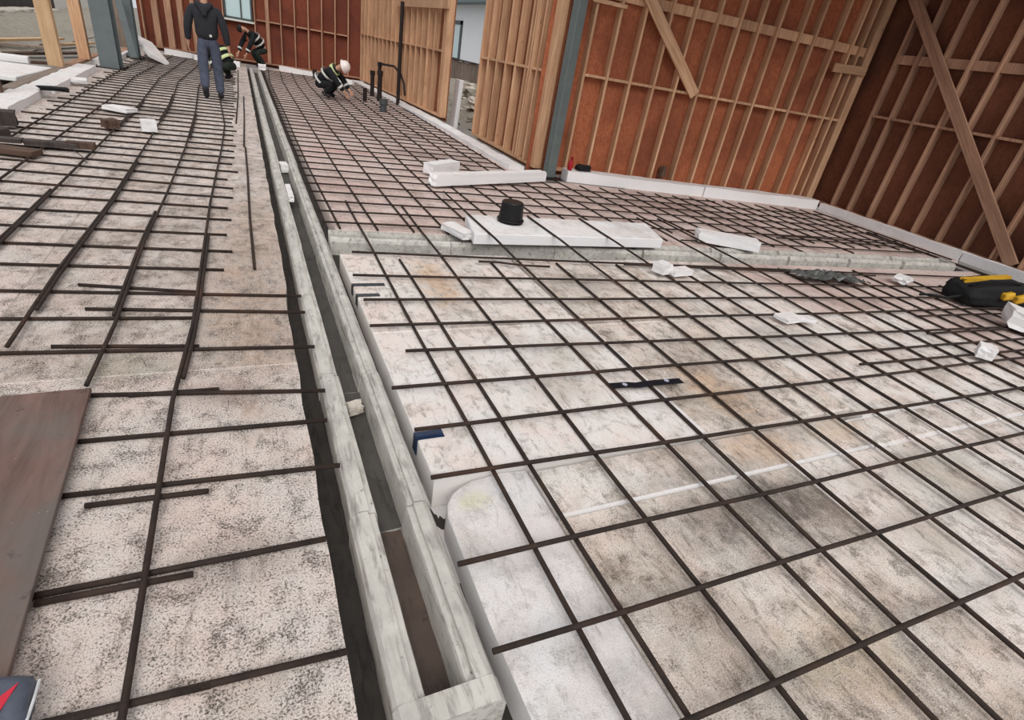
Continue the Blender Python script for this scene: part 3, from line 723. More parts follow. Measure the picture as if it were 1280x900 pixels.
# short blocking near the corner of the right wall and top left of the back wall
for px0, px1, py0, py1, lab in [((1066, 27), (1102, 37), 0, 0, 'short board nailed across two studs high by the corner')]: pass
def plank_between(p, q, w, t, mat, name, label, cat, nrm, group=None):
    p, q = Vector(p), Vector(q); d = (q - p); L = d.length; d.normalize(); nrm = Vector(nrm); nrm = (nrm - d * d.dot(nrm)).normalized(); s = d.cross(nrm)
    bm = bmesh.new(); box(bm, (-w / 2, -t / 2, 0), (w / 2, t / 2, L), None, .003)
    o = make(name, bm, mat); o.matrix_world = Matrix((s, nrm, d)).transposed().to_4x4(); o.location = p
    tag(o, label, cat, group); return o
bn = Vector((math.sin(math.atan2(bp1[1] - bp0[1], bp1[0] - bp0[0])), -math.cos(math.atan2(bp1[1] - bp0[1], bp1[0] - bp0[0])), 0))
def on_back(px, py, off=.022):
    w = ROT @ _ray(px, py); o_ = Vector((0, 0, H)); P = Vector(bp0) + bn * off
    t = (P - o_).dot(bn) / w.dot(bn); return o_ + w * t
rn = Vector((-1, .03, 0)).normalized()
def on_right(px, py, off=.022):
    w = ROT @ _ray(px, py); o_ = Vector((0, 0, H)); P = Vector(rp0) + rn * off
    t = (P - o_).dot(rn) / w.dot(rn); return o_ + w * t
plank_between(on_back(868, 119), on_back(802, -25), .16, .038, 'stud', 'diagonal_brace', 'pale diagonal brace board nailed across the back wall studs', 'brace', bn)
p = on_right(1264, 333); p.z = max(p.z, .14)
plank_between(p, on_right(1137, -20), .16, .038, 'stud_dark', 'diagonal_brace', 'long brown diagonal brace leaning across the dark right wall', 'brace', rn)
plank_between(on_back(742, -1), on_back(784, 9), .05, .038, 'stud', 'short_board', 'short board at the top of the first back wall bays beside the steel column', 'board', bn)
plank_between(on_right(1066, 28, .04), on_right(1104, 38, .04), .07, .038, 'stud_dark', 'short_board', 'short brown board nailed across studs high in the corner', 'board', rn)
plank_between(on_back(1042, 84, .022), on_back(1082, 90, .022), .13, .038, 'stud', 'short_board', 'short wide board nailed over the studs beside the corner', 'board', bn)

# unseen roof deck over the walled bay, added to darken the upper walls
bm = bmesh.new(); box(bm, (3.9, 4.2, 4.32), (10.0, 8.4, 4.36)); tag(make('added_roof_deck', bm, 'osb_side'), kind='structure')

# ------------------------------------------------------------------ steel columns and posts
def hcol(name, loc, rz, w, d, h, mat, label):
    root = empty(name, loc, rz)
    bm = bmesh.new()
    box(bm, (-w / 2, -d / 2, .014), (w / 2, -d / 2 + .016, h)); box(bm, (-w / 2, d / 2 - .016, .014), (w / 2, d / 2, h)); box(bm, (-.008, -d / 2 + .016, .014), (.008, d / 2 - .016, h))
    make('column_shaft', bm, mat, root)
    bm = bmesh.new(); box(bm, (-w / 2 - .07, -d / 2 - .07, 0), (w / 2 + .07, d / 2 + .07, .014), None, .002); make('base_plate', bm, 'black_pipe', root)
    for sx in (-1, 1):
        for sy in (-1, 1):
            bm = bmesh.new(); lathe(bm, [(.016, .014), (.016, .032), (.008, .032), (.008, .055)], 8)
            b = make('anchor_bolt', bm, 'black_pipe', root); b.location = (sx * (w / 2 + .045), sy * (d / 2 + .045), 0)
    tag(root, label, 'column'); return root
def boxcol(name, loc, rz, w, d, h, mat, label):
    root = empty(name, loc, rz)
    bm = bmesh.new(); box(bm, (-w / 2, -d / 2, .014), (w / 2, d / 2, h), None, .012); make('column_shaft', bm, mat, root)
    bm = bmesh.new(); box(bm, (-w / 2 - .09, -d / 2 - .09, 0), (w / 2 + .09, d / 2 + .09, .014), None, .002); make('base_plate', bm, 'black_pipe', root)
    for sx in (-1, 1):
        for sy in (-1, 1):
            bm = bmesh.new(); lathe(bm, [(.016, .014), (.016, .032), (.008, .032), (.008, .055)], 8)
            b = make('anchor_bolt', bm, 'black_pipe', root); b.location = (sx * (w / 2 + .055), sy * (d / 2 + .055), 0)
    tag(root, label, 'column'); return root
cp = at(683, 221); boxcol('steel_column', (cp.x + .0, cp.y - .06, 0), .15, .15, .15, WH, 'steel', 'grey-green steel column at the corner of the back wall')
cp = at(139, 86); hcol('steel_column', (cp.x, cp.y + .15, 0), -.12, .34, .30, WH, 'steel_blue', 'thick blue-grey steel column on the open left side')
cp = at(172, 73); hcol('steel_column', (cp.x - .05, cp.y, 0), -.1, .22, .22, WH, 'steel_blue', 'thinner grey steel column behind the left one, beside a leaning brace')
plank_between(at(168, 72, .06), atY(146, -6, 17.6), .14, .06, 'steel_blue', 'steel_brace', 'grey steel brace slanting up beside the thinner left column', 'brace', (0, -1, 0))
def post(px, py, z, w, d, rz, mat, label, group=None):
    p = at(px, py, z); bm = bmesh.new(); box(bm, (-w / 2, -d / 2, 0), (w / 2, d / 2, WH - z), None, .004)
    o = make('timber_post', bm, mat, loc=(p.x, p.y + d / 2, z)); o.rotation_euler.z = rz; tag(o, label, 'post', group); return o
post(70, 83, .10, .225, .10, -.15, 'post', 'orange-yellow timber post, leftmost whole one on the open left side')
post(106, 74, .10, .205, .10, -.15, 'stud', 'reddish timber post left of the thick blue-grey column')
post(154, 59, .10, .20, .1, -.15, 'fence_pale', 'greyish timber post right behind the thick blue-grey column')
post(183, 50, .10, .16, .1, -.1, 'post', 'yellow timber post right of the thinner steel column')
post(191, 60, .02, .12, .08, -.1, 'steel', 'grey upright between the yellow post and the orange studs')
p = at(2, 118, .08); bm = bmesh.new(); box(bm, (-.1, 0, 0), (.1, .1, WH)); o = make('timber_post', bm, 'plank', loc=(p.x - .10, p.y, 0.0)); tag(o, 'dark timber post cut by the left photo edge', 'post')
# sill plates of the open left wall
for i, (p, q, lab) in enumerate([((8, 112, .08), (84, 83, .08), 'greenish timber sill plate under the leftmost posts'), ((84, 82, .08), (122, 68, .08), 'brown timber sill plate between the leftmost post and the thick column'), ((147, 66, .08), (182, 52, .08), 'timber sill plate behind the thick blue-grey column')]):
    a, b = at(*p), at(*q); plank_between(a, b, .16, .05, 'fence_pale' if i == 0 else 'stud_dark', 'sill_plate', lab, 'plate', (0, 0, 1), 'sill plates of the open left side')

# ------------------------------------------------------------------ outside, left
bm = bmesh.new(); nx, ny = 30, 60
vv = [[None] * (ny + 1) for _ in range(nx + 1)]
for i in range(nx + 1):
    for j in range(ny + 1):
        x = -8.3 + 3.8 * i / nx; y = 10 + 30 * j / ny
        t = (x + 7.0) / 2.2
        hgt = .40 * math.exp(-t * t) * (1.15 - .02 * (y - 18)) if x > -7 else max(.05, .42 - .3 * (-7 - x))
        if x > -4.9: hgt *= .3
        vv[i][j] = bm.verts.new((x, y, -.21 + max(0, hgt) + .09 * noise.noise(Vector((x * 1.1, y * .9, 2))) + .035 * noise.noise(Vector((x * 4, y * 4, 5)))))
for i in range(nx):
    for j in range(ny): bm.faces.new((vv[i][j], vv[i + 1][j], vv[i + 1][j + 1], vv[i][j + 1]))
o = make('sand_bank', bm, 'sand', smooth=True); tag(o, 'grey sand bank heaped up outside the open left side', 'sand bank', kind='stuff')
for i in range(9):
    bm = chunk((.35 + .2 * R.random(), 1.3 + .5 * R.random(), .16), i + 40, .16, 3)
    o = make('kerb_stone', bm, 'stone', loc=(-6.85 + .1 * R.random(), 15.2 + 2.0 * i, 0.16 - .012 * i), smooth=True); tag(o, 'pale stone on top of the sand bank, %s from the camera' % ordn(i + 1), 'stone', 'pale stones along the sand bank')
root = empty('board_fence', (-8.45, 12, -.2)); tag(root, 'dark board fence behind the sand bank at the left', 'fence')
for i in range(66):
    bm = bmesh.new(); box(bm, (0, .42 * i, 0), (.03, .42 * i + .40, 2.9 + .05 * R.random())); make('fence_board', bm, 'fence', root)
bm = bmesh.new(); box(bm, (.03, 0, 1.0), (.08, 28, 1.12)); make('fence_rail', bm, 'fence', root)
bm = bmesh.new(); box(bm, (.03, 0, 2.4), (.08, 28, 2.52)); make('fence_rail', bm, 'fence', root)
# things lying outside on the left
p = at(30, 92); bm = bmesh.new(); box(bm, (-.55, -.9, 0), (.55, .9, .07), None, .01); o = make('foam_sheet', bm, 'white', loc=(-3.75, 12.9, -.06)); o.rotation_euler.z = -.06; tag(o, 'clean white foam sheet lying outside left of the posts', 'foam board')
bm = bmesh.new(); box(bm, (-.35, -.1, 0), (.35, .1, .12), None, .01); o = make('foam_offcut', bm, 'white', loc=(-3.9, 14.0, .0)); o.rotation_euler.z = .1; tag(o, 'long white foam offcut behind the clean sheet outside left', 'foam offcut')
for i, (x, y, l, a) in enumerate([(-5.0, 16.4, 2.4, .5), (-4.1, 15.0, 1.6, .7), (-4.0, 17.4, 2.6, 1.2), (-4.6, 18.6, 3.0, 1.35), (-4.2, 20.5, 3.0, 1.4)]):
    bm = bmesh.new(); box(bm, (-l / 2, -.08, 0), (l / 2, .08, .05), None, .004); o = make('scrap_plank', bm, ['fence_pale', 'plank', 'plank', 'post', 'post'][i], loc=(x, y, .02 if x < -4.4 else -.12)); o.rotation_euler.z = a
    tag(o, '%s plank lying in the yard outside left, %s from the camera' % (['grey', 'brown', 'brown', 'yellow', 'yellow'][i], ordn(i + 1)), 'plank', 'planks lying outside left')

# ------------------------------------------------------------------ outside, through the doorway
HX = 12.0
root = empty('house', (HX, 27, -.2)); tag(root, 'white neighbouring house seen through the doorway of the side wall', 'house')
bm = bmesh.new(); box(bm, (0, 0, 0), (6, 18, 3.9)); make('house_wall', bm, 'house', root)
bm = bmesh.new(); box(bm, (-.75, -.5, 3.86), (.1, 18.5, 3.92)); make('soffit', bm, 'fascia', root)
bm = bmesh.new(); box(bm, (-.80, -.5, 3.84), (-.75, 18.5, 4.06)); make('fascia_board', bm, 'fascia', root)
bm = bmesh.new()
v = [bm.verts.new(c) for c in ((-.85, -.6, 4.02), (-.85, 18.6, 4.02), (3, 18.6, 6.0), (3, -.6, 6.0), (-.85, -.6, 4.08), (-.85, 18.6, 4.08), (3, 18.6, 6.08), (3, -.6, 6.08))]
for f in ((0, 1, 2, 3), (7, 6, 5, 4), (0, 4, 5, 1), (1, 5, 6, 2), (2, 6, 7, 3), (3, 7, 4, 0)): bm.faces.new([v[i] for i in f])
bmesh.ops.recalc_face_normals(bm, faces=bm.faces); make('roof', bm, 'roofing', root)
bm = bmesh.new()
for lo, hi in [((-.06, 8.05, .95), (.02, 8.35, 3.05)), ((-.06, 10.3, .95), (.02, 10.6, 3.05)), ((-.06, 8.05, 2.85), (.02, 10.6, 3.05)), ((-.06, 8.05, .95), (.02, 10.6, 1.1))]: box(bm, lo, hi)
wf = make('window_frame', bm, 'frame_dark', root)
bm = bmesh.new(); box(bm, (-.015, 8.35, 1.1), (-.005, 10.3, 2.85)); make('window_pane', bm, 'glass', wf)
root = empty('picket_fence', (8.2, 18, -.2)); tag(root, 'weathered board fence beyond the doorway in front of the white house', 'fence')
for i in range(34):
    bm = bmesh.new(); box(bm, (0, .30 * i, 0), (.025, .30 * i + .27, 1.22 + .04 * R.random())); make('fence_board', bm, 'fence_pale', root)
bm = bmesh.new(); box(bm, (-.05, -.1, 1.24), (.07, 10.3, 1.29)); make('top_rail', bm, 'fence', root)
bm = bmesh.new(); nx = 24
vv = [[None] * (nx + 1) for _ in range(nx + 1)]
for i in range(nx + 1):
    for j in range(nx + 1):
        x = 5.0 + 3.0 * i / nx; y = 11.5 + 11 * j / nx
        vv[i][j] = bm.verts.new((x, y, -.2 + .62 * min(1, max(0, (x - 5.1) / 2.2)) + .12 * noise.noise(Vector((x * 2, y * 2, 0))) + .06 * noise.noise(Vector((x * 6, y * 6, 0)))))
for i in range(nx):
    for j in range(nx): bm.faces.new((vv[i][j], vv[i + 1][j], vv[i + 1][j + 1], vv[i][j + 1]))
tag(make('dirt_heap', bm, 'sand'), 'brown dirt heap outside the doorway of the side wall', 'dirt heap', kind='stuff')
for i in range(14):
    px, py = R.uniform(560, 597), R.uniform(100, 150); q = atX(px, py, 5.3 + (150 - py) * .045)
    s = .12 + .2 * R.random(); bm = chunk((s * 1.4, s * 1.2, s * .7), i + 60, .25, 2)
    o = make('rubble_stone', bm, 'stone' if i % 3 else 'sand', loc=(q.x, q.y, max(-.1, q.z - .05))); o.rotation_euler.z = i; tag(o, 'pale lump of rubble on the dirt heap outside the doorway', 'rubble', 'rubble outside the doorway')
bm = bmesh.new(); box(bm, (-.05, -.13, 0), (.05, .13, 1.05), None, .01); q = at(560, 150); o = make('foam_offcut', bm, 'white', loc=(4.45, 13.0, -.15)); o.rotation_euler = (0, .05, .1); tag(o, 'tall white foam offcut standing outside the doorway against the post', 'foam offcut')
plank_between((4.7, 11.7, -.1), (5.5, 12.3, .35), .09, .04, 'post', 'scrap_plank', 'yellow scrap plank leaning on rubble in the doorway', 'plank', (0, 0, 1))

# ------------------------------------------------------------------ loose things on the beds
def foam_piece(p, dims, rz, label, seed, name='foam_offcut', mat='white', z=.036, tilt=0, rough=.05, cat='foam offcut'):
    bm = chunk(dims, seed, rough, 2); o = make(name, bm, mat, loc=(p[0], p[1], z)); o.rotation_euler = (tilt, 0, rz); tag(o, label, cat); return o
# big white board lying on the far bed by the crosswise channel, with a black bucket on it
bp = [at(593, 292, .137), at(829, 299, .137), at(807, 279, .137), at(582, 268, .137)]
c = sum(bp, Vector()) / 4
bm = bmesh.new(); prism(bm, [(q.x - c.x, q.y - c.y) for q in bp], 0, .095, .006)
tag(make('foam_sheet', bm, 'white', loc=(c.x, c.y, .042)), 'thick white foam sheet lying beside the crosswise channel under the black bucket', 'foam board')
q = at(640, 279, .14)
root = empty('bucket', (q.x, q.y + .05, .138)); tag(root, 'black upturned bucket standing on the thick white foam sheet', 'bucket')
bm = bmesh.new(); lathe(bm, [(.125, 0), (.128, .012), (.122, .016), (.108, .19), (.10, .2), (.03, .2), (.01, .198)], 28); make('bucket_body', bm, 'black_plastic', root, smooth=False)
bm = bmesh.new(); lathe(bm, [(.122, .02), (.134, .022), (.134, .034), (.12, .036)], 28, False); make('rim', bm, 'black_plastic', root)
bm = bmesh.new(); tube(bm, [(.12 * math.cos(t), .12 * math.sin(t) - .02, .03) for t in [math.pi * k / 10 + math.pi for k in range(11)]], .004, 6); make('handle', bm, 'black_pipe', root)
q = at(572, 291); foam_piece((q.x * .97, q.y * .97), (.14, .34, .06), .35, 'broken white foam offcut beside the thick foam sheet, at the crosswise channel', 3)
a, b = at(541, 232, .04), at(679, 226, .04)
d = b - a; o = foam_piece(((a.x + b.x) / 2, (a.y + b.y) / 2 + .05), (d.length, .16, .13), math.atan2(d.y, d.x), 'long white foam beam lying towards the steel column', 5, rough=.03)
a, b = at(536, 222, .04), at(576, 215, .04); d = b - a; foam_piece(((a.x + b.x) / 2, (a.y + b.y) / 2 + .18), (.62, .16, .13), .65, 'short white foam block behind the left end of the long foam beam', 6, rough=.03)
a, b = at(873, 300, .04), at(948, 314, .04); d = b - a; foam_piece(((a.x + b.x) / 2, (a.y + b.y) / 2 + .05), (d.length, .2, .11), math.atan2(d.y, d.x), 'white foam beam lying at the back edge of the crosswise channel', 8, rough=.03)
q = at(826, 341, .03); foam_piece(q, (.13, .13, .09), .3, 'small square white foam block before the crosswise channel', 9)
q = at(848, 343, .03); foam_piece(q, (.24, .12, .05), .1, 'flat white foam scrap right of the small square foam block', 10)
q = at(985, 400, .03); foam_piece(q, (.22, .14, .03), .1, 'thin white foam shard on the near right bed, larger of the pair', 11)
q = at(1002, 401, .03); foam_piece(q, (.2, .1, .025), -.2, 'thin white foam shard on the near right bed, smaller of the pair', 12)
q = at(1228, 446, .03); foam_piece(q, (.17, .12, .09), .5, 'white foam lump at the right between the crosswise bars', 13, rough=.15)
q = at(1126, 353, .03); foam_piece(q, (.22, .14, .06), .3, 'white foam lump below the right end of the crosswise channel', 14, rough=.15)
q = at(1280, 412, .03); foam_piece((q.x - .02, q.y), (.36, .34, .16), .6, 'large white foam lump cut by the right photo edge below the tool bag', 15, rough=.16)
q = at(1096, 272, .14); foam_piece((q.x + .05, q.y), (.26, .14, .08), -1.4, 'white scrap lying on top of the right wall edge strip', 16, z=.12, rough=.2)
q = at(797, 108, .16)
q = at(150, 139, .03); foam_piece(q, (.35, .22, .05), -.5, 'white foam scrap in mid left bed beyond the dark lumps', 17)
q = at(187, 164, .03); foam_piece(q, (.16, .16, .12), .2, 'small white foam cube on the left bed', 18)
q = at(100, 105, .03); foam_piece(q, (.2, .16, .08), .2, 'white foam scrap at the foot of the left ledge', 19, rough=.15)
# leaning sheet at the left back
plank_between(at(199, 75, .10), atY(178, 49, 19.2), .42, .08, 'white', 'foam_sheet', 'white foam sheet leaning at the foot of the thinner left column', 'foam board', (.5, -.8, .6))
# pieces in the channel
q = at(352, 213, -.12); foam_piece((.395, q.y), (.09, .2, .09), .1, 'far white foam chunk lying in the drain channel', 20, z=-.125)
q = at(363, 250, -.10); foam_piece((.365, q.y), (.05, .5, .05), .0, 'long white foam sliver stuck on the left side of the drain channel', 21, z=-.05)
q = at(443, 514, -.13); foam_piece((.397, 2.25), (.075, .06, .045), .2, 'pale stone chip lying in the near part of the drain channel', 22, name='stone_chip', mat='stone', z=-.125, rough=.2, cat='stone')
# dark lumps and planks on the left bed
q = at(139, 161, .03); foam_piece(q, (.15, .15, .1), .5, 'dark brick lump in mid left bed', 23, name='brick_lump', mat='plank', rough=.1, cat='brick')
q = at(102, 186, .03); foam_piece(q, (.24, .1, .06), .0, 'dark brown wood block right of the flat chip on the left bed', 24, name='wood_block', mat='plank', rough=.05, cat='wood')
q = at(66, 184, .03); foam_piece(q, (.42, .1, .05), .05, 'flat dark chip beside the plank ends on the left bed', 25, name='wood_chip', mat='fence', rough=.1, cat='wood')
a, b = at(-60, 178, .05), at(47, 192, .05); plank_between(a, b, .16, .05, 'plank', 'scrap_plank', 'brown plank reaching in from the left photo edge, lower one', 'plank', (0, 0, 1))
a, b = at(-50, 170, .08), at(28, 176, .08); plank_between(a, b, .10, .04, 'fence', 'scrap_plank', 'dark plank reaching in from the left photo edge, upper one', 'plank', (0, 0, 1))
a, b = at(-20, 168, .03), at(9, 164, .05); plank_between(a, b, .1, .08, 'fence', 'scrap_plank', 'short dark timber end at the left photo edge', 'plank', (0, 0, 1))
q = at(3, 154, .05); foam_piece(q, (.25, .2, .14), .2, 'dark lump at the left photo edge below the ledge', 26, name='wood_block', mat='fence', cat='wood')
q = at(68, 113, .11); foam_piece(q, (.3, .14, .05), .3, 'dark rag lying on the left foam ledge', 27, name='rag', mat='black_cloth', z=.10, rough=.25, cat='rag')
mpath([(-1.66, 7.2), (-1.50, 6.85), (-1.42, 6.6)], .04, 'short thin wire lying across the bars of the left bed', 'wires', .004)
# plywood sheet, lower left
pl = [G(-.70, 2.47, .035), G(-.50, 1.76, .035), G(-.66, 1.10, .035), G(-.66, .80, .035), G(-1.9, .80, .035), G(-1.9, 2.55, .035)]
a, b = at(115, 489, .035), at(12, 850, .035); e = (b - a).normalized(); n_ = Vector((-e.y, e.x, 0)); n_ = n_ if n_.x < 0 else -n_
c = a + n_ * .6 + e * .6
bm = bmesh.new(); prism(bm, [((q - c).x, (q - c).y) for q in (a, a + e * 1.35, a + e * 1.35 + n_ * 1.22, a + n_ * 1.22)], 0, .018, .002)
tag(make('plywood_sheet', bm, 'plywood', loc=(c.x, c.y, .036)), 'muddy red-brown plywood sheet lying on the bars at the lower left', 'plywood')
# bag in the bottom left corner
q = at(0, 900, .05)
root = empty('sack', (q.x, q.y, .0)); tag(root, 'blue-grey plastic sack with a red print in the bottom left corner', 'sack')
root.location = at(-6, 905, .03)
bm = bmesh.new(); bmesh.ops.create_uvsphere(bm, u_segments=24, v_segments=14, radius=1)
for v in bm.verts:
    v.co = Vector((max(-.9, min(.9, v.co.x * 1.15)) * .085, max(-.9, min(.9, v.co.y * 1.15)) * .075, v.co.z * .045 + .045)) + noise.noise_vector(v.co * 2.5) * .007
make('sack_body', bm, 'bag_grey', root, smooth=True)
bm = bmesh.new(); prism(bm, [(.01, -.01), (.055, .03), (.035, -.035), (.0, -.04)], .087, .089); make('red_print', bm, 'red_print', root)
bm = bmesh.new(); tube(bm, [(.078, -.05, .05), (.082, 0, .055), (.08, .05, .05)], .0035, 6); make('white_edging', bm, 'clear_white', root)
# tapes
def tape(pts, w, mat, label, z, prints=()):
    P = [Vector(p) for p in pts]; bm = bmesh.new(); t = .0015; rows = []
    c = sum(P, Vector()) / len(P)
    for i, p in enumerate(P):
        d = (P[min(i + 1, len(P) - 1)] - P[max(i - 1, 0)]); n_ = Vector((-d.y, d.x, 0)).normalized() * w / 2
        r = [p + n_, p - n_]
        rows.append([bm.verts.new(v - c) for v in (r[0], r[1], r[1] + Vector((0, 0, t)), r[0] + Vector((0, 0, t)))])
    for i in range(len(rows) - 1):
        for k in range(4): bm.faces.new((rows[i][k], rows[i][(k + 1) % 4], rows[i + 1][(k + 1) % 4], rows[i + 1][k]))
    bm.faces.new(rows[0]); bm.faces.new(list(reversed(rows[-1]))); bmesh.ops.recalc_face_normals(bm, faces=bm.faces)
    o = make('tape_strip', bm, mat, loc=c); tag(o, label, 'tape')
    return o, c
zt = .024
pp = [at(763 + 89 * k / 8, 482.5 - 6.5 * k / 8 + (1.2 if k in (3, 4) else 0), zt) for k in range(9)]
for k, v in enumerate(pp): v.z = zt + .004 * math.sin(k * 1.9) * (k in (3, 4, 5))
o, c = tape(pp, .055, 'tape', 'black tape strip stuck across a bar on the near right bed', zt)
for px, py in ((781, 480.5), (833, 475.5)):
    q = at(px, py, zt + .003); bm = bmesh.new(); lathe(bm, [(.016, 0), (.016, .001)], 12); k = make('tape_print', bm, 'tape_print', o); k.location = q - c
cr = at(521, 538, 0)
root = empty('tape_strip', (.60, 1.845, 0)); tag(root, 'dark blue tape wrapped over the foam board edge beside the drain channel', 'tape')
bm = bmesh.new(); box(bm, (-.004, -.028, .001), (.125, .028, .003)); make('top_flap', bm, 'tape_blue', root)
bm = bmesh.new(); box(bm, (-.006, -.028, -.085), (-.002, .028, .003)); make('side_flap', bm, 'tape_blue', root)
for (px, py, l, lab) in ((441, 356.5, .22, 'black bent strip on the foam board edge, upper of the pair by the crosswise channel'), (447, 369.5, .15, 'black bent strip on the foam board edge, lower of the pair by the crosswise channel')):
    q = at(px, py, 0); root = empty('tape_strip', (.60, q.y, 0)); tag(root, lab, 'tape')
    bm = bmesh.new(); box(bm, (-.004, -.022, .001), (l, .022, .004)); make('top_flap', bm, 'tape', root)
    bm = bmesh.new(); box(bm, (-.007, -.022, -.07), (-.002, .022, .004)); make('side_flap', bm, 'tape', root)
# wire scraps near the crosswise channel
mpath([(1.72, 4.02), (1.9, 4.0), (2.1, 3.93), (2.35, 3.90)], .03, 'bent black wire scrap before the crosswise channel', 'wires', .010)
# dark sheeting clump
q = at(1035, 349, .03); root_c = (q.x, q.y)
bm = bmesh.new(); bmesh.ops.create_grid(bm, x_segments=26, y_segments=12, size=1)
for v in bm.verts:
    s = v.co.copy(); v.co = Vector((s.x * .42 + .06 * noise.noise(Vector((s.x * 3, s.y * 3, 1))), s.y * .12 - s.x * .08 + .05 * noise.noise(Vector((s.x * 4, s.y * 3, 4))), .02 + .07 * abs(noise.noise(Vector((s.x * 4, s.y * 4, 8)))) * (1.2 - abs(s.x)) + .03 * abs(noise.noise(Vector((s.x * 11, s.y * 9, 2))))))
bmesh.ops.solidify(bm, geom=bm.faces[:], thickness=.003)
tag(make('plastic_sheeting', bm, 'tarp', loc=(q.x, q.y, .034)), 'crumpled dark plastic sheeting before the right part of the crosswise channel', 'plastic sheet')

# tool bag at right
q0 = at(1240, 386, .03)
root = empty('tool_bag', (q0.x + .12, q0.y + .16, .036), -.25); tag(root, 'black open tool bag with yellow tools at the right photo edge', 'bag')
bm = bmesh.new(); bmesh.ops.create_cube(bm, size=1); bmesh.ops.subdivide_edges(bm, edges=bm.edges[:], cuts=5, use_grid_fill=True)
for v in bm.verts:
    k = 1 + .15 * (.5 - abs(v.co.z)); s = v.co
    v.co = Vector((s.x * .82 * k, s.y * .30 * k, (s.z + .5) * .24 * (1 - .35 * max(0, -s.x * 1.6)))) + noise.noise_vector(s * 3.3) * .035
    v.co.z = max(v.co.z, 0)
make('bag_body', bm, 'black_cloth', root, smooth=True)
bm = chunk((.62, .07, .04), 31, .1); k = make('yellow_trim', bm, 'yellow', root); k.location = (-.03, .08, .215); k.rotation_euler = (0, -.12, .05)
for i, (x, w_, z_) in enumerate(((.03, .12, .11), (.27, .22, .10))):
    bm = chunk((w_, .06, .07), 33 + i, .16); k = make('yellow_tool', bm, 'yellow', root, smooth=True); k.location = (x, -.18, z_); k.rotation_euler = (0, -.25, 0)
bm = bmesh.new(); tube(bm, [(-.36, -.04, .18), (-.2, -.1, .27), (0, -.12, .29), (.2, -.1, .27), (.34, -.04, .2)], .014, 8); make('handle', bm, 'black_cloth', root, smooth=True)
bm = bmesh.new(); tube(bm, [(-.40, -.08, .08), (-.58, -.05, .02), (-.7, .03, .012), (-.86, .0, .012)], .014, 8); make('strap', bm, 'black_cloth', root, smooth=True)

# red canister and dark scraps by the steel column
q = at(700, 204, .12); root = empty('red_can', (4.52, 7.50, .163)); tag(root, 'small red can at the wall foot right of the steel column', 'can')
bm = bmesh.new(); lathe(bm, [(.032, 0), (.036, .01), (.036, .11), (.022, .145), (.014, .16), (.014, .18)], 16); make('can_body', bm, 'red', root, smooth=True)
bm = bmesh.new(); box(bm, (-.008, -.045, .18), (.008, .022, .195)); box(bm, (-.008, -.045, .14), (.008, -.034, .185)); make('trigger', bm, 'red', root)
q = at(706, 208, .16); foam_piece((4.78, 7.52), (.22, .1, .08), .1, 'dark rag lying on the back wall edge strip beside the red can', 35, name='rag', mat='black_cloth', z=.165, rough=.25, cat='rag')
q = at(827, 219, .2); foam_piece((q.x, q.y), (.1, .08, .16), .1, 'dark lump standing at the back wall foot under the diagonal brace', 36, name='brick_lump', mat='plank', z=.155, rough=.2, cat='brick')

# pipes by the side wall
def pipe(p, h, r, mat, label, cat='pipe', flare=True, name='pipe', seg=16):
    root = empty(name, (p[0], p[1], 0)); tag(root, label, cat)
    bm = bmesh.new(); lathe(bm, [(r, 0), (r, h), (r * .82, h), (r * .82, h - .05)], seg, False); make('pipe_body', bm, mat, root, smooth=False)
    if flare:
        bm = bmesh.new(); lathe(bm, [(r * 1.02, h - .12), (r * 1.22, h - .1), (r * 1.22, h), (r * .9, h)], seg, False); make('pipe_socket', bm, mat, root)
    return root
P_ = at(497, 132); pipe(P_, 2.24, .045, 'black_pipe', 'tall thin black pole standing before the side wall', 'pole', False, 'pole')
P_ = at(474, 126); pipe(P_, .70, .06, 'black_pipe', 'right one of the two black pipes standing side by side by the side wall')
P_ = at(465, 120); pipe(P_, .62, .055, 'black_pipe', 'left one of the two black pipes standing side by side by the side wall')
P_ = at(456, 127); pipe(P_, .30, .05, 'black_pipe', 'short black pipe stub left of the paired pipes', flare=False)
P_ = at(479, 140); pipe(P_, .26, .075, 'grey_pipe', 'short dark grey pipe stub in front of the paired pipes')
P_ = at(393.5, 98); pipe(P_, .24, .055, 'black_pipe', 'short black pipe stub by the far wall left of the helmeted worker')
P_ = Vector((3.44, 16.6, 0)); root = pipe(P_, .84, .05, 'black_pipe', 'black riser pipe with a curved hose before the side wall', 'pipe', True)
e0 = Vector((P_.x, P_.y, .80)); tips = [Vector((P_.x, P_.y, .80)), atY(493, 83, 15.7), atY(501, 93, 15.0), atY(505, 105, 14.6), atY(506, 119, 14.4)]
bm = bmesh.new(); tube(bm, [v - Vector((P_.x, P_.y, 0)) for v in tips], .028, 8); make('hose', bm, 'black_pipe', root, smooth=True)
q = at(401, 102, .03); foam_piece(q, (.16, .12, .1), 0, 'small white foam lump left of the helmeted worker', 37, rough=.15)
q = at(328, 88, .03); foam_piece(q, (.2, .16, .14), 0, 'white foam lump right beside the far end of the drain channel', 38, rough=.15)

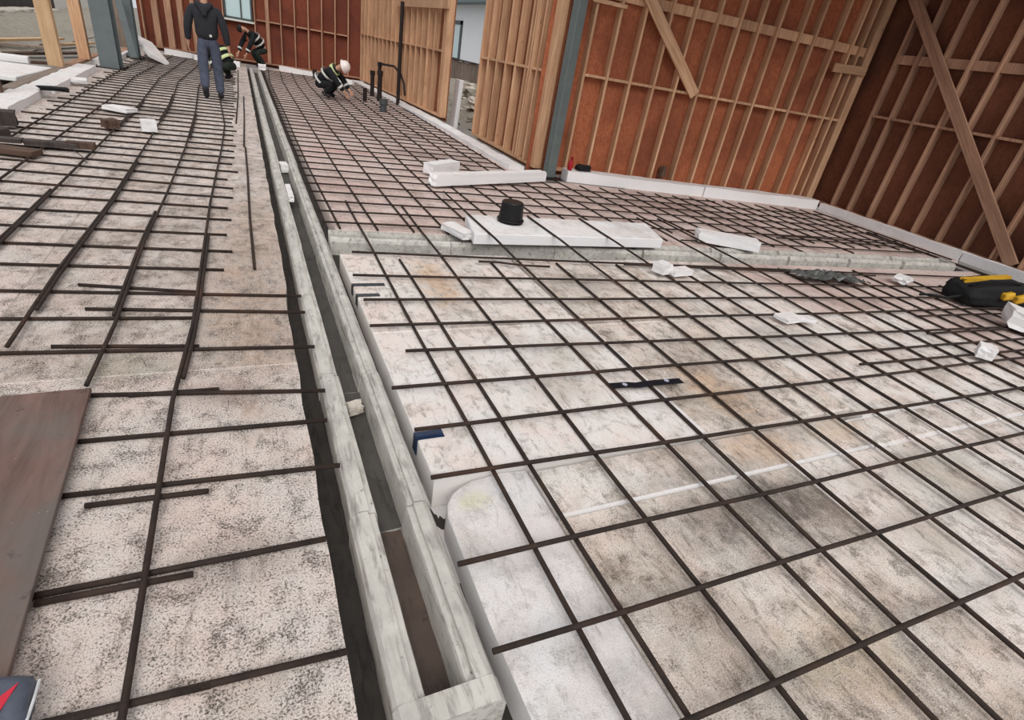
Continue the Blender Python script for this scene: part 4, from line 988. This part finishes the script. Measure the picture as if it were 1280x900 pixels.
# ------------------------------------------------------------------ people
def skin_mesh(name, V, E_, mat, parent, sub=2, root=None):
    """continuous limb surface grown on a joint skeleton; V: name -> (x, y, z, r) or (x, y, z, rx, ry)"""
    names = list(V); idx = {k: i for i, k in enumerate(names)}
    me = bpy.data.meshes.new(name + '_tmp'); me.from_pydata([V[k][:3] for k in names], [(idx[a], idx[b]) for a, b in E_], [])
    o = bpy.data.objects.new(name + '_tmp', me); col.objects.link(o)
    sm = o.modifiers.new('s', 'SKIN'); sm.use_smooth_shade = True; sm.branch_smoothing = .6
    o.modifiers.new('u', 'SUBSURF').levels = sub; o.modifiers['u'].render_levels = sub
    ly = me.skin_vertices[0].data if me.skin_vertices else None
    if ly is None:
        b = bmesh.new(); b.from_mesh(me); b.verts.layers.skin.verify(); b.to_mesh(me); b.free(); ly = me.skin_vertices[0].data
    for i, k in enumerate(names):
        r = V[k][3:]; ly[i].radius = (r[0], r[-1]); ly[i].use_root = (k == (root or names[0]))
    dg = bpy.context.evaluated_depsgraph_get(); dg.update(); ev = o.evaluated_get(dg)
    m2 = bpy.data.meshes.new_from_object(ev); bpy.data.objects.remove(o); bpy.data.meshes.remove(me)
    m2.name = name; m2.materials.clear(); m2.materials.append(MAT[mat])
    for p in m2.polygons: p.use_smooth = True
    ob = bpy.data.objects.new(name, m2); col.objects.link(ob); ob.parent = parent
    return ob
def L3(a, b, t): return tuple(a[i] + (b[i] - a[i]) * t for i in range(3))
def hand_nodes(V, E_, wrist, d, side, s='L', curl=.5, key=None):
    """palm, four fingers of unequal length and a thumb from the side of the palm"""
    d = Vector(d).normalized(); side = Vector(side); side = (side - d * d.dot(side)).normalized(); nrm = d.cross(side)
    w = Vector(wrist)
    pk = 'palm' + s; V[pk] = tuple(w + d * .055) + (.022, .03); E_.append((key, pk))
    for i, l in enumerate((.075, .085, .08, .062)):
        b = w + d * .09 + side * (.028 - .019 * i)
        m = b + d * l * .5 + nrm * curl * .02; t = b + d * l * .86 + nrm * curl * .05
        V['k%d%s' % (i, s)] = tuple(b) + (.0095,); V['m%d%s' % (i, s)] = tuple(m) + (.0085,); V['t%d%s' % (i, s)] = tuple(t) + (.007,)
        E_ += [(pk, 'k%d%s' % (i, s)), ('k%d%s' % (i, s), 'm%d%s' % (i, s)), ('m%d%s' % (i, s), 't%d%s' % (i, s))]
    b = w + d * .045 + side * .04; t = b + d * .045 + side * .02
    V['th' + s] = tuple(b) + (.011,); V['tt' + s] = tuple(t) + (.008,); E_ += [(pk, 'th' + s), ('th' + s, 'tt' + s)]
def person(loc, rz, J, label, cloth, trouser, extras):
    """J: joints in metres, person facing local -Y"""
    root = empty('person', loc, rz); tag(root, label, 'person')
    V = {}; E_ = []
    def add(k, p, *r): V[k] = tuple(p) + tuple(r)
    add('pelvis', J['pelvis'], .10, .08); add('waist', L3(J['pelvis'], J['chest'], .45), .11, .085); add('chest', J['chest'], .125, .09); add('neck', J['neck'], .055)
    E_ += [('pelvis', 'waist'), ('waist', 'chest'), ('chest', 'neck')]
    nk, hd = Vector(J['neck']), Vector(J['head']); u = (hd - nk).normalized()
    add('jaw', tuple(nk + (hd - nk) * .62), .066, .074); add('skull', J['head'], .078, .092); add('crown', tuple(hd + u * .07), .06, .07)
    E_ += [('neck', 'jaw'), ('jaw', 'skull'), ('skull', 'crown')]
    for s in 'LR':
        add('sh' + s, J['sh' + s], .045); add('el' + s, J['el' + s], .038); add('wr' + s, J['wr' + s], .028)
        E_ += [('chest', 'sh' + s), ('sh' + s, 'el' + s), ('el' + s, 'wr' + s)]
        d = Vector(J['wr' + s]) - Vector(J['el' + s]); hand_nodes(V, E_, J['wr' + s], d, J.get('hand' + s, (0, -1, 0)), s, .6, 'wr' + s)
        add('hip' + s, J['hip' + s], .085); add('kn' + s, J['kn' + s], .058); add('an' + s, J['an' + s], .04); add('to' + s, J['to' + s], .035, .03)
        E_ += [('pelvis', 'hip' + s), ('hip' + s, 'kn' + s), ('kn' + s, 'an' + s), ('an' + s, 'to' + s)]
    body = skin_mesh('body', V, E_, 'skin', root, 1, 'pelvis')
    f = Vector(J.get('face', (0, -1, 0))).normalized(); side = u.cross(f).normalized()
    def small(name, mat, P, r, sc_=(1, 1, 1)):
        bm = bmesh.new(); bmesh.ops.create_uvsphere(bm, u_segments=10, v_segments=8, radius=r, matrix=Matrix.Diagonal(sc_ + (1,))); k = make(name, bm, mat, root, smooth=True); k.location = P; return k
    small('nose', 'skin', hd + f * .098 - u * .012, .016, (1, 1, 1.3))
    for s in (-1, 1):
        small('eye', 'hair', hd + f * .088 + side * s * .032 + u * .012, .010); small('ear', 'skin', hd + side * s * .082 - u * .01, .024, (.5, 1, 1.3))
    small('mouth', 'red', hd + f * .084 - u * .055, .016, (1.4, .6, .4))
    # clothes
    V = {}; E_ = []
    add('hem', J['hem'], *J.get('hem_r', (.19, .15))); add('waist', L3(J['hem'], J['chest'], .5), .20, .16); add('chest', J['chest'], .20, .16); add('coll', L3(J['chest'], J['neck'], .9), .125, .12)
    E_ += [('hem', 'waist'), ('waist', 'chest'), ('chest', 'coll')]
    for s in 'LR':
        add('sh' + s, J['sh' + s], .088); add('el' + s, J['el' + s], .068); add('cu' + s, L3(J['el' + s], J['wr' + s], .92), .05)
        E_ += [('chest', 'sh' + s), ('sh' + s, 'el' + s), ('el' + s, 'cu' + s)]
    skin_mesh('jacket', V, E_, cloth, root, 2, 'hem')
    V = {}; E_ = []
    add('pelvis', J['pelvis'], .155, .125)
    for s in 'LR':
        add('hip' + s, J['hip' + s], .098); add('kn' + s, J['kn' + s], .085); add('cuff' + s, L3(J['kn' + s], J['an' + s], .95), .07)
        E_ += [('pelvis', 'hip' + s), ('hip' + s, 'kn' + s), ('kn' + s, 'cuff' + s)]
    pv = Vector(J['pelvis']); bt = (Vector(J['chest']) - pv).normalized() * .11
    add('belt', tuple(pv + bt), .15, .12); E_.append(('pelvis', 'belt'))
    skin_mesh('trousers', V, E_, trouser, root, 2, 'pelvis')
    for s in 'LR':
        a, t = Vector(J['an' + s]), Vector(J['to' + s]); d = (t - a)
        skin_mesh('boot', {'a': tuple(a + Vector((0, 0, .05))) + (.06,), 'h': tuple(a - d.normalized() * .03) + (.055, .05), 'm': tuple(a + d * .6) + (.05, .045), 't': tuple(a + d * 1.1) + (.042, .035)}, [('a', 'h'), ('h', 'm'), ('m', 't')], 'boots', root, 1, 'a')
    for kind, args in extras: 
        if kind == 'hair':
            bm = bmesh.new(); bmesh.ops.create_uvsphere(bm, u_segments=16, v_segments=10, radius=1)
            bmesh.ops.delete(bm, geom=[v for v in bm.verts if v.co.z < -.25], context='VERTS')
            k = make('hair', bm, 'hair', root, smooth=True); q_ = u.to_track_quat('Z', 'Y'); k.rotation_euler = q_.to_euler(); k.scale = (.096, .108, .10); k.location = hd + u * .03 - f * .012
        elif kind == 'helmet':
            bm = bmesh.new(); lathe(bm, [(.155, 0), (.13, .012), (.128, .05), (.112, .1), (.07, .14), (.02, .152)], 20)
            k = make('hard_hat', bm, 'helmet', root, smooth=True); k.rotation_euler = u.to_track_quat('Z', 'Y').to_euler(); k.location = hd + u * .02
        elif kind == 'hood':
            skin_mesh('hood', {'a': tuple(nk + Vector((-.13, .06, .0))) + (.05,), 'b': tuple(nk + Vector((0, .15, -.10))) + (.07, .05), 'c': tuple(nk + Vector((.13, .06, .0))) + (.05,), 'd': tuple(nk + Vector((0, .17, -.2))) + (.04, .03)}, [('a', 'b'), ('b', 'c'), ('b', 'd')], cloth, root, 2, 'b')
        elif kind == 'band':
            mat, a, b, r, w_ = args; a, b = Vector(a), Vector(b); c_ = (a + b) / 2; d = (b - a).normalized()
            bm = bmesh.new(); lathe(bm, [(1, -w_ / 2), (1.03, -w_ / 2), (1.03, w_ / 2), (1, w_ / 2)], 20, False)
            for v in bm.verts: v.co.x *= r[0]; v.co.y *= r[1]
            k = make('reflective_band', bm, mat, root, smooth=True); k.rotation_euler = d.to_track_quat('Z', 'Y').to_euler(); k.location = c_
            k['label'] = 'pale reflective band'
        elif kind == 'badge':
            bm = bmesh.new(); lathe(bm, [(.022, 0), (.022, .006)], 12); k = make('badge', bm, 'stripe', root); k.location = args; k.rotation_euler.x = math.pi / 2
    return root
# man walking away along the left bed
q = at(262, 120, .03)
J = dict(pelvis=(0, 0, .93), chest=(0, .02, 1.28), neck=(0, .01, 1.49), head=(0, -.02, 1.65), hem=(0, .0, .91), hem_r=(.215, .18),
         shL=(.20, .02, 1.40), elL=(.28, .03, 1.12), wrL=(.30, -.03, .88), shR=(-.20, .02, 1.40), elR=(-.28, .06, 1.12), wrR=(-.31, .04, .87),
         hipL=(.10, 0, .88), knL=(.105, .05, .48), anL=(.10, .20, .17), toL=(.10, .11, .05), hipR=(-.10, 0, .88), knR=(-.11, -.05, .47), anR=(-.12, -.03, .08), toR=(-.12, -.17, .045))
# facing away from the camera: local -Y turned to +Y
person((q.x + .08, q.y - .35, .012), math.pi - .02, J, 'person in a charcoal jacket and blue-grey jeans walking away over the left bed', 'jacket', 'jeans', [('hair', None), ('hood', None), ('badge', (-.06, .165, 1.02))])
# crouching worker behind him
J = dict(pelvis=(0, .18, .34), chest=(0, -.10, .60), neck=(0, -.24, .72), head=(0, -.34, .82), hem=(0, .16, .34), hem_r=(.18, .15), face=(0, -.8, -.6),
         shL=(.19, -.12, .64), elL=(.22, -.28, .42), wrL=(.14, -.46, .28), shR=(-.19, -.12, .64), elR=(-.22, -.28, .42), wrR=(-.14, -.46, .26),
         hipL=(.10, .16, .30), knL=(.20, -.20, .40), anL=(.16, .02, .09), toL=(.17, -.12, .05), hipR=(-.10, .16, .30), knR=(-.18, -.22, .36), anR=(-.15, .0, .09), toR=(-.16, -.14, .05))
q = at(281, 101, .03)
person((q.x + .02, q.y + .2, .012), math.pi + .9, J, 'person in black with lime hi-vis bands crouching behind the walking man', 'workwear', 'workwear_green',
       [('hair', None), ('band', ('hivis', (0, .10, .40), (0, .02, .48), (.2, .165), .07)), ('band', ('hivis', (0, -.02, .52), (0, -.07, .57), (.215, .175), .06)), ('band', ('stripe', J['knL'], L3(J['knL'], J['anL'], .4), (.092, .092), .05))])
# worker bending over the far end of the channel
J = dict(pelvis=(0, .30, .55), chest=(0, -.06, .88), neck=(0, -.24, .98), head=(0, -.38, .97), hem=(0, .26, .54), hem_r=(.18, .15), face=(0, -.5, -.86),
         shL=(.20, -.10, .88), elL=(.24, -.26, .62), wrL=(.18, -.36, .36), shR=(-.20, -.10, .88), elR=(-.24, -.26, .62), wrR=(-.20, -.40, .36),
         hipL=(.10, .28, .50), knL=(.16, -.06, .42), anL=(.14, .20, .09), toL=(.15, .05, .05), hipR=(-.10, .28, .50), knR=(-.16, -.02, .40), anR=(-.14, .24, .09), toR=(-.15, .09, .05))
q = at(340, 86, .03)
person((q.x - .45, q.y - .3, .012), -1.1, J, 'person in black with silver bands bending over the far end of the drain channel', 'workwear', 'workwear_green',
       [('hair', None), ('band', ('stripe', (0, .16, .66), (0, .10, .72), (.2, .165), .05)), ('band', ('stripe', (0, .02, .78), (0, -.02, .82), (.21, .17), .05)), ('band', ('stripe', L3(J['elL'], J['wrL'], .5), L3(J['elL'], J['wrL'], .7), (.064, .064), .05)), ('band', ('stripe', L3(J['elR'], J['wrR'], .5), L3(J['elR'], J['wrR'], .7), (.064, .064), .05))])
# helmeted worker crouching by the pipes
J = dict(pelvis=(0, .26, .30), chest=(0, -.04, .56), neck=(0, -.20, .66), head=(0, -.32, .70), hem=(0, .24, .30), hem_r=(.19, .17), face=(0, -.6, -.8),
         shL=(.19, -.08, .60), elL=(.23, -.26, .40), wrL=(.16, -.42, .22), shR=(-.19, -.08, .60), elR=(-.23, -.26, .40), wrR=(-.16, -.42, .20),
         hipL=(.10, .24, .26), knL=(.20, -.14, .34), anL=(.16, .08, .09), toL=(.17, -.06, .05), hipR=(-.10, .24, .26), knR=(-.18, -.16, .32), anR=(-.15, .06, .09), toR=(-.16, -.08, .05))
q = at(428, 124, .03)
person((q.x - .28, q.y + .1, .012), 1.05, J, 'person in black with silver bands and a white hard hat crouching by the pipes', 'workwear', 'workwear',
       [('helmet', None), ('band', ('stripe', (0, .20, .34), (0, .17, .37), (.215, .18), .05)), ('band', ('stripe', (0, .05, .48), (0, .02, .51), (.21, .17), .05)), ('band', ('stripe', L3(J['elR'], J['wrR'], .4), L3(J['elR'], J['wrR'], .6), (.066, .066), .05)), ('band', ('stripe', L3(J['elL'], J['wrL'], .4), L3(J['elL'], J['wrL'], .6), (.066, .066), .05)), ('band', ('hivis', L3(J['chest'], J['neck'], .4), L3(J['chest'], J['neck'], .7), (.15, .13), .08))])

# ------------------------------------------------------------------ light
w = bpy.data.worlds.new('overcast'); sc.world = w; w.use_nodes = True
nt = w.node_tree; bg = nt.nodes['Background']
tc = nt.nodes.new('ShaderNodeTexCoord'); sx = nt.nodes.new('ShaderNodeSeparateXYZ'); nt.links.new(tc.outputs['Generated'], sx.inputs[0])
cr = nt.nodes.new('ShaderNodeValToRGB'); nt.links.new(sx.outputs['Z'], cr.inputs[0])
cr.color_ramp.elements[0].position = 0.0; cr.color_ramp.elements[0].color = (.82, .86, .92, 1)
cr.color_ramp.elements[1].position = .7; cr.color_ramp.elements[1].color = (1.0, 1.0, 1.0, 1)
nt.links.new(cr.outputs[0], bg.inputs[0]); bg.inputs[1].default_value = .72
sd = bpy.data.lights.new('overcast_sun', 'SUN'); sd.energy = 1.7; sd.angle = math.radians(38); sd.color = (1, .985, .96)
so = bpy.data.objects.new('overcast_sun', sd); col.objects.link(so); so.rotation_euler = (math.radians(46), 0, math.radians(-12)); so.location = (-4, -2, 8)

vs_ = sc.view_settings; sc.display_settings.display_device = 'sRGB'
vs_.view_transform = 'Standard'; vs_.look = 'None'; vs_.exposure = .05; vs_.gamma = 1; vs_.use_curve_mapping = False
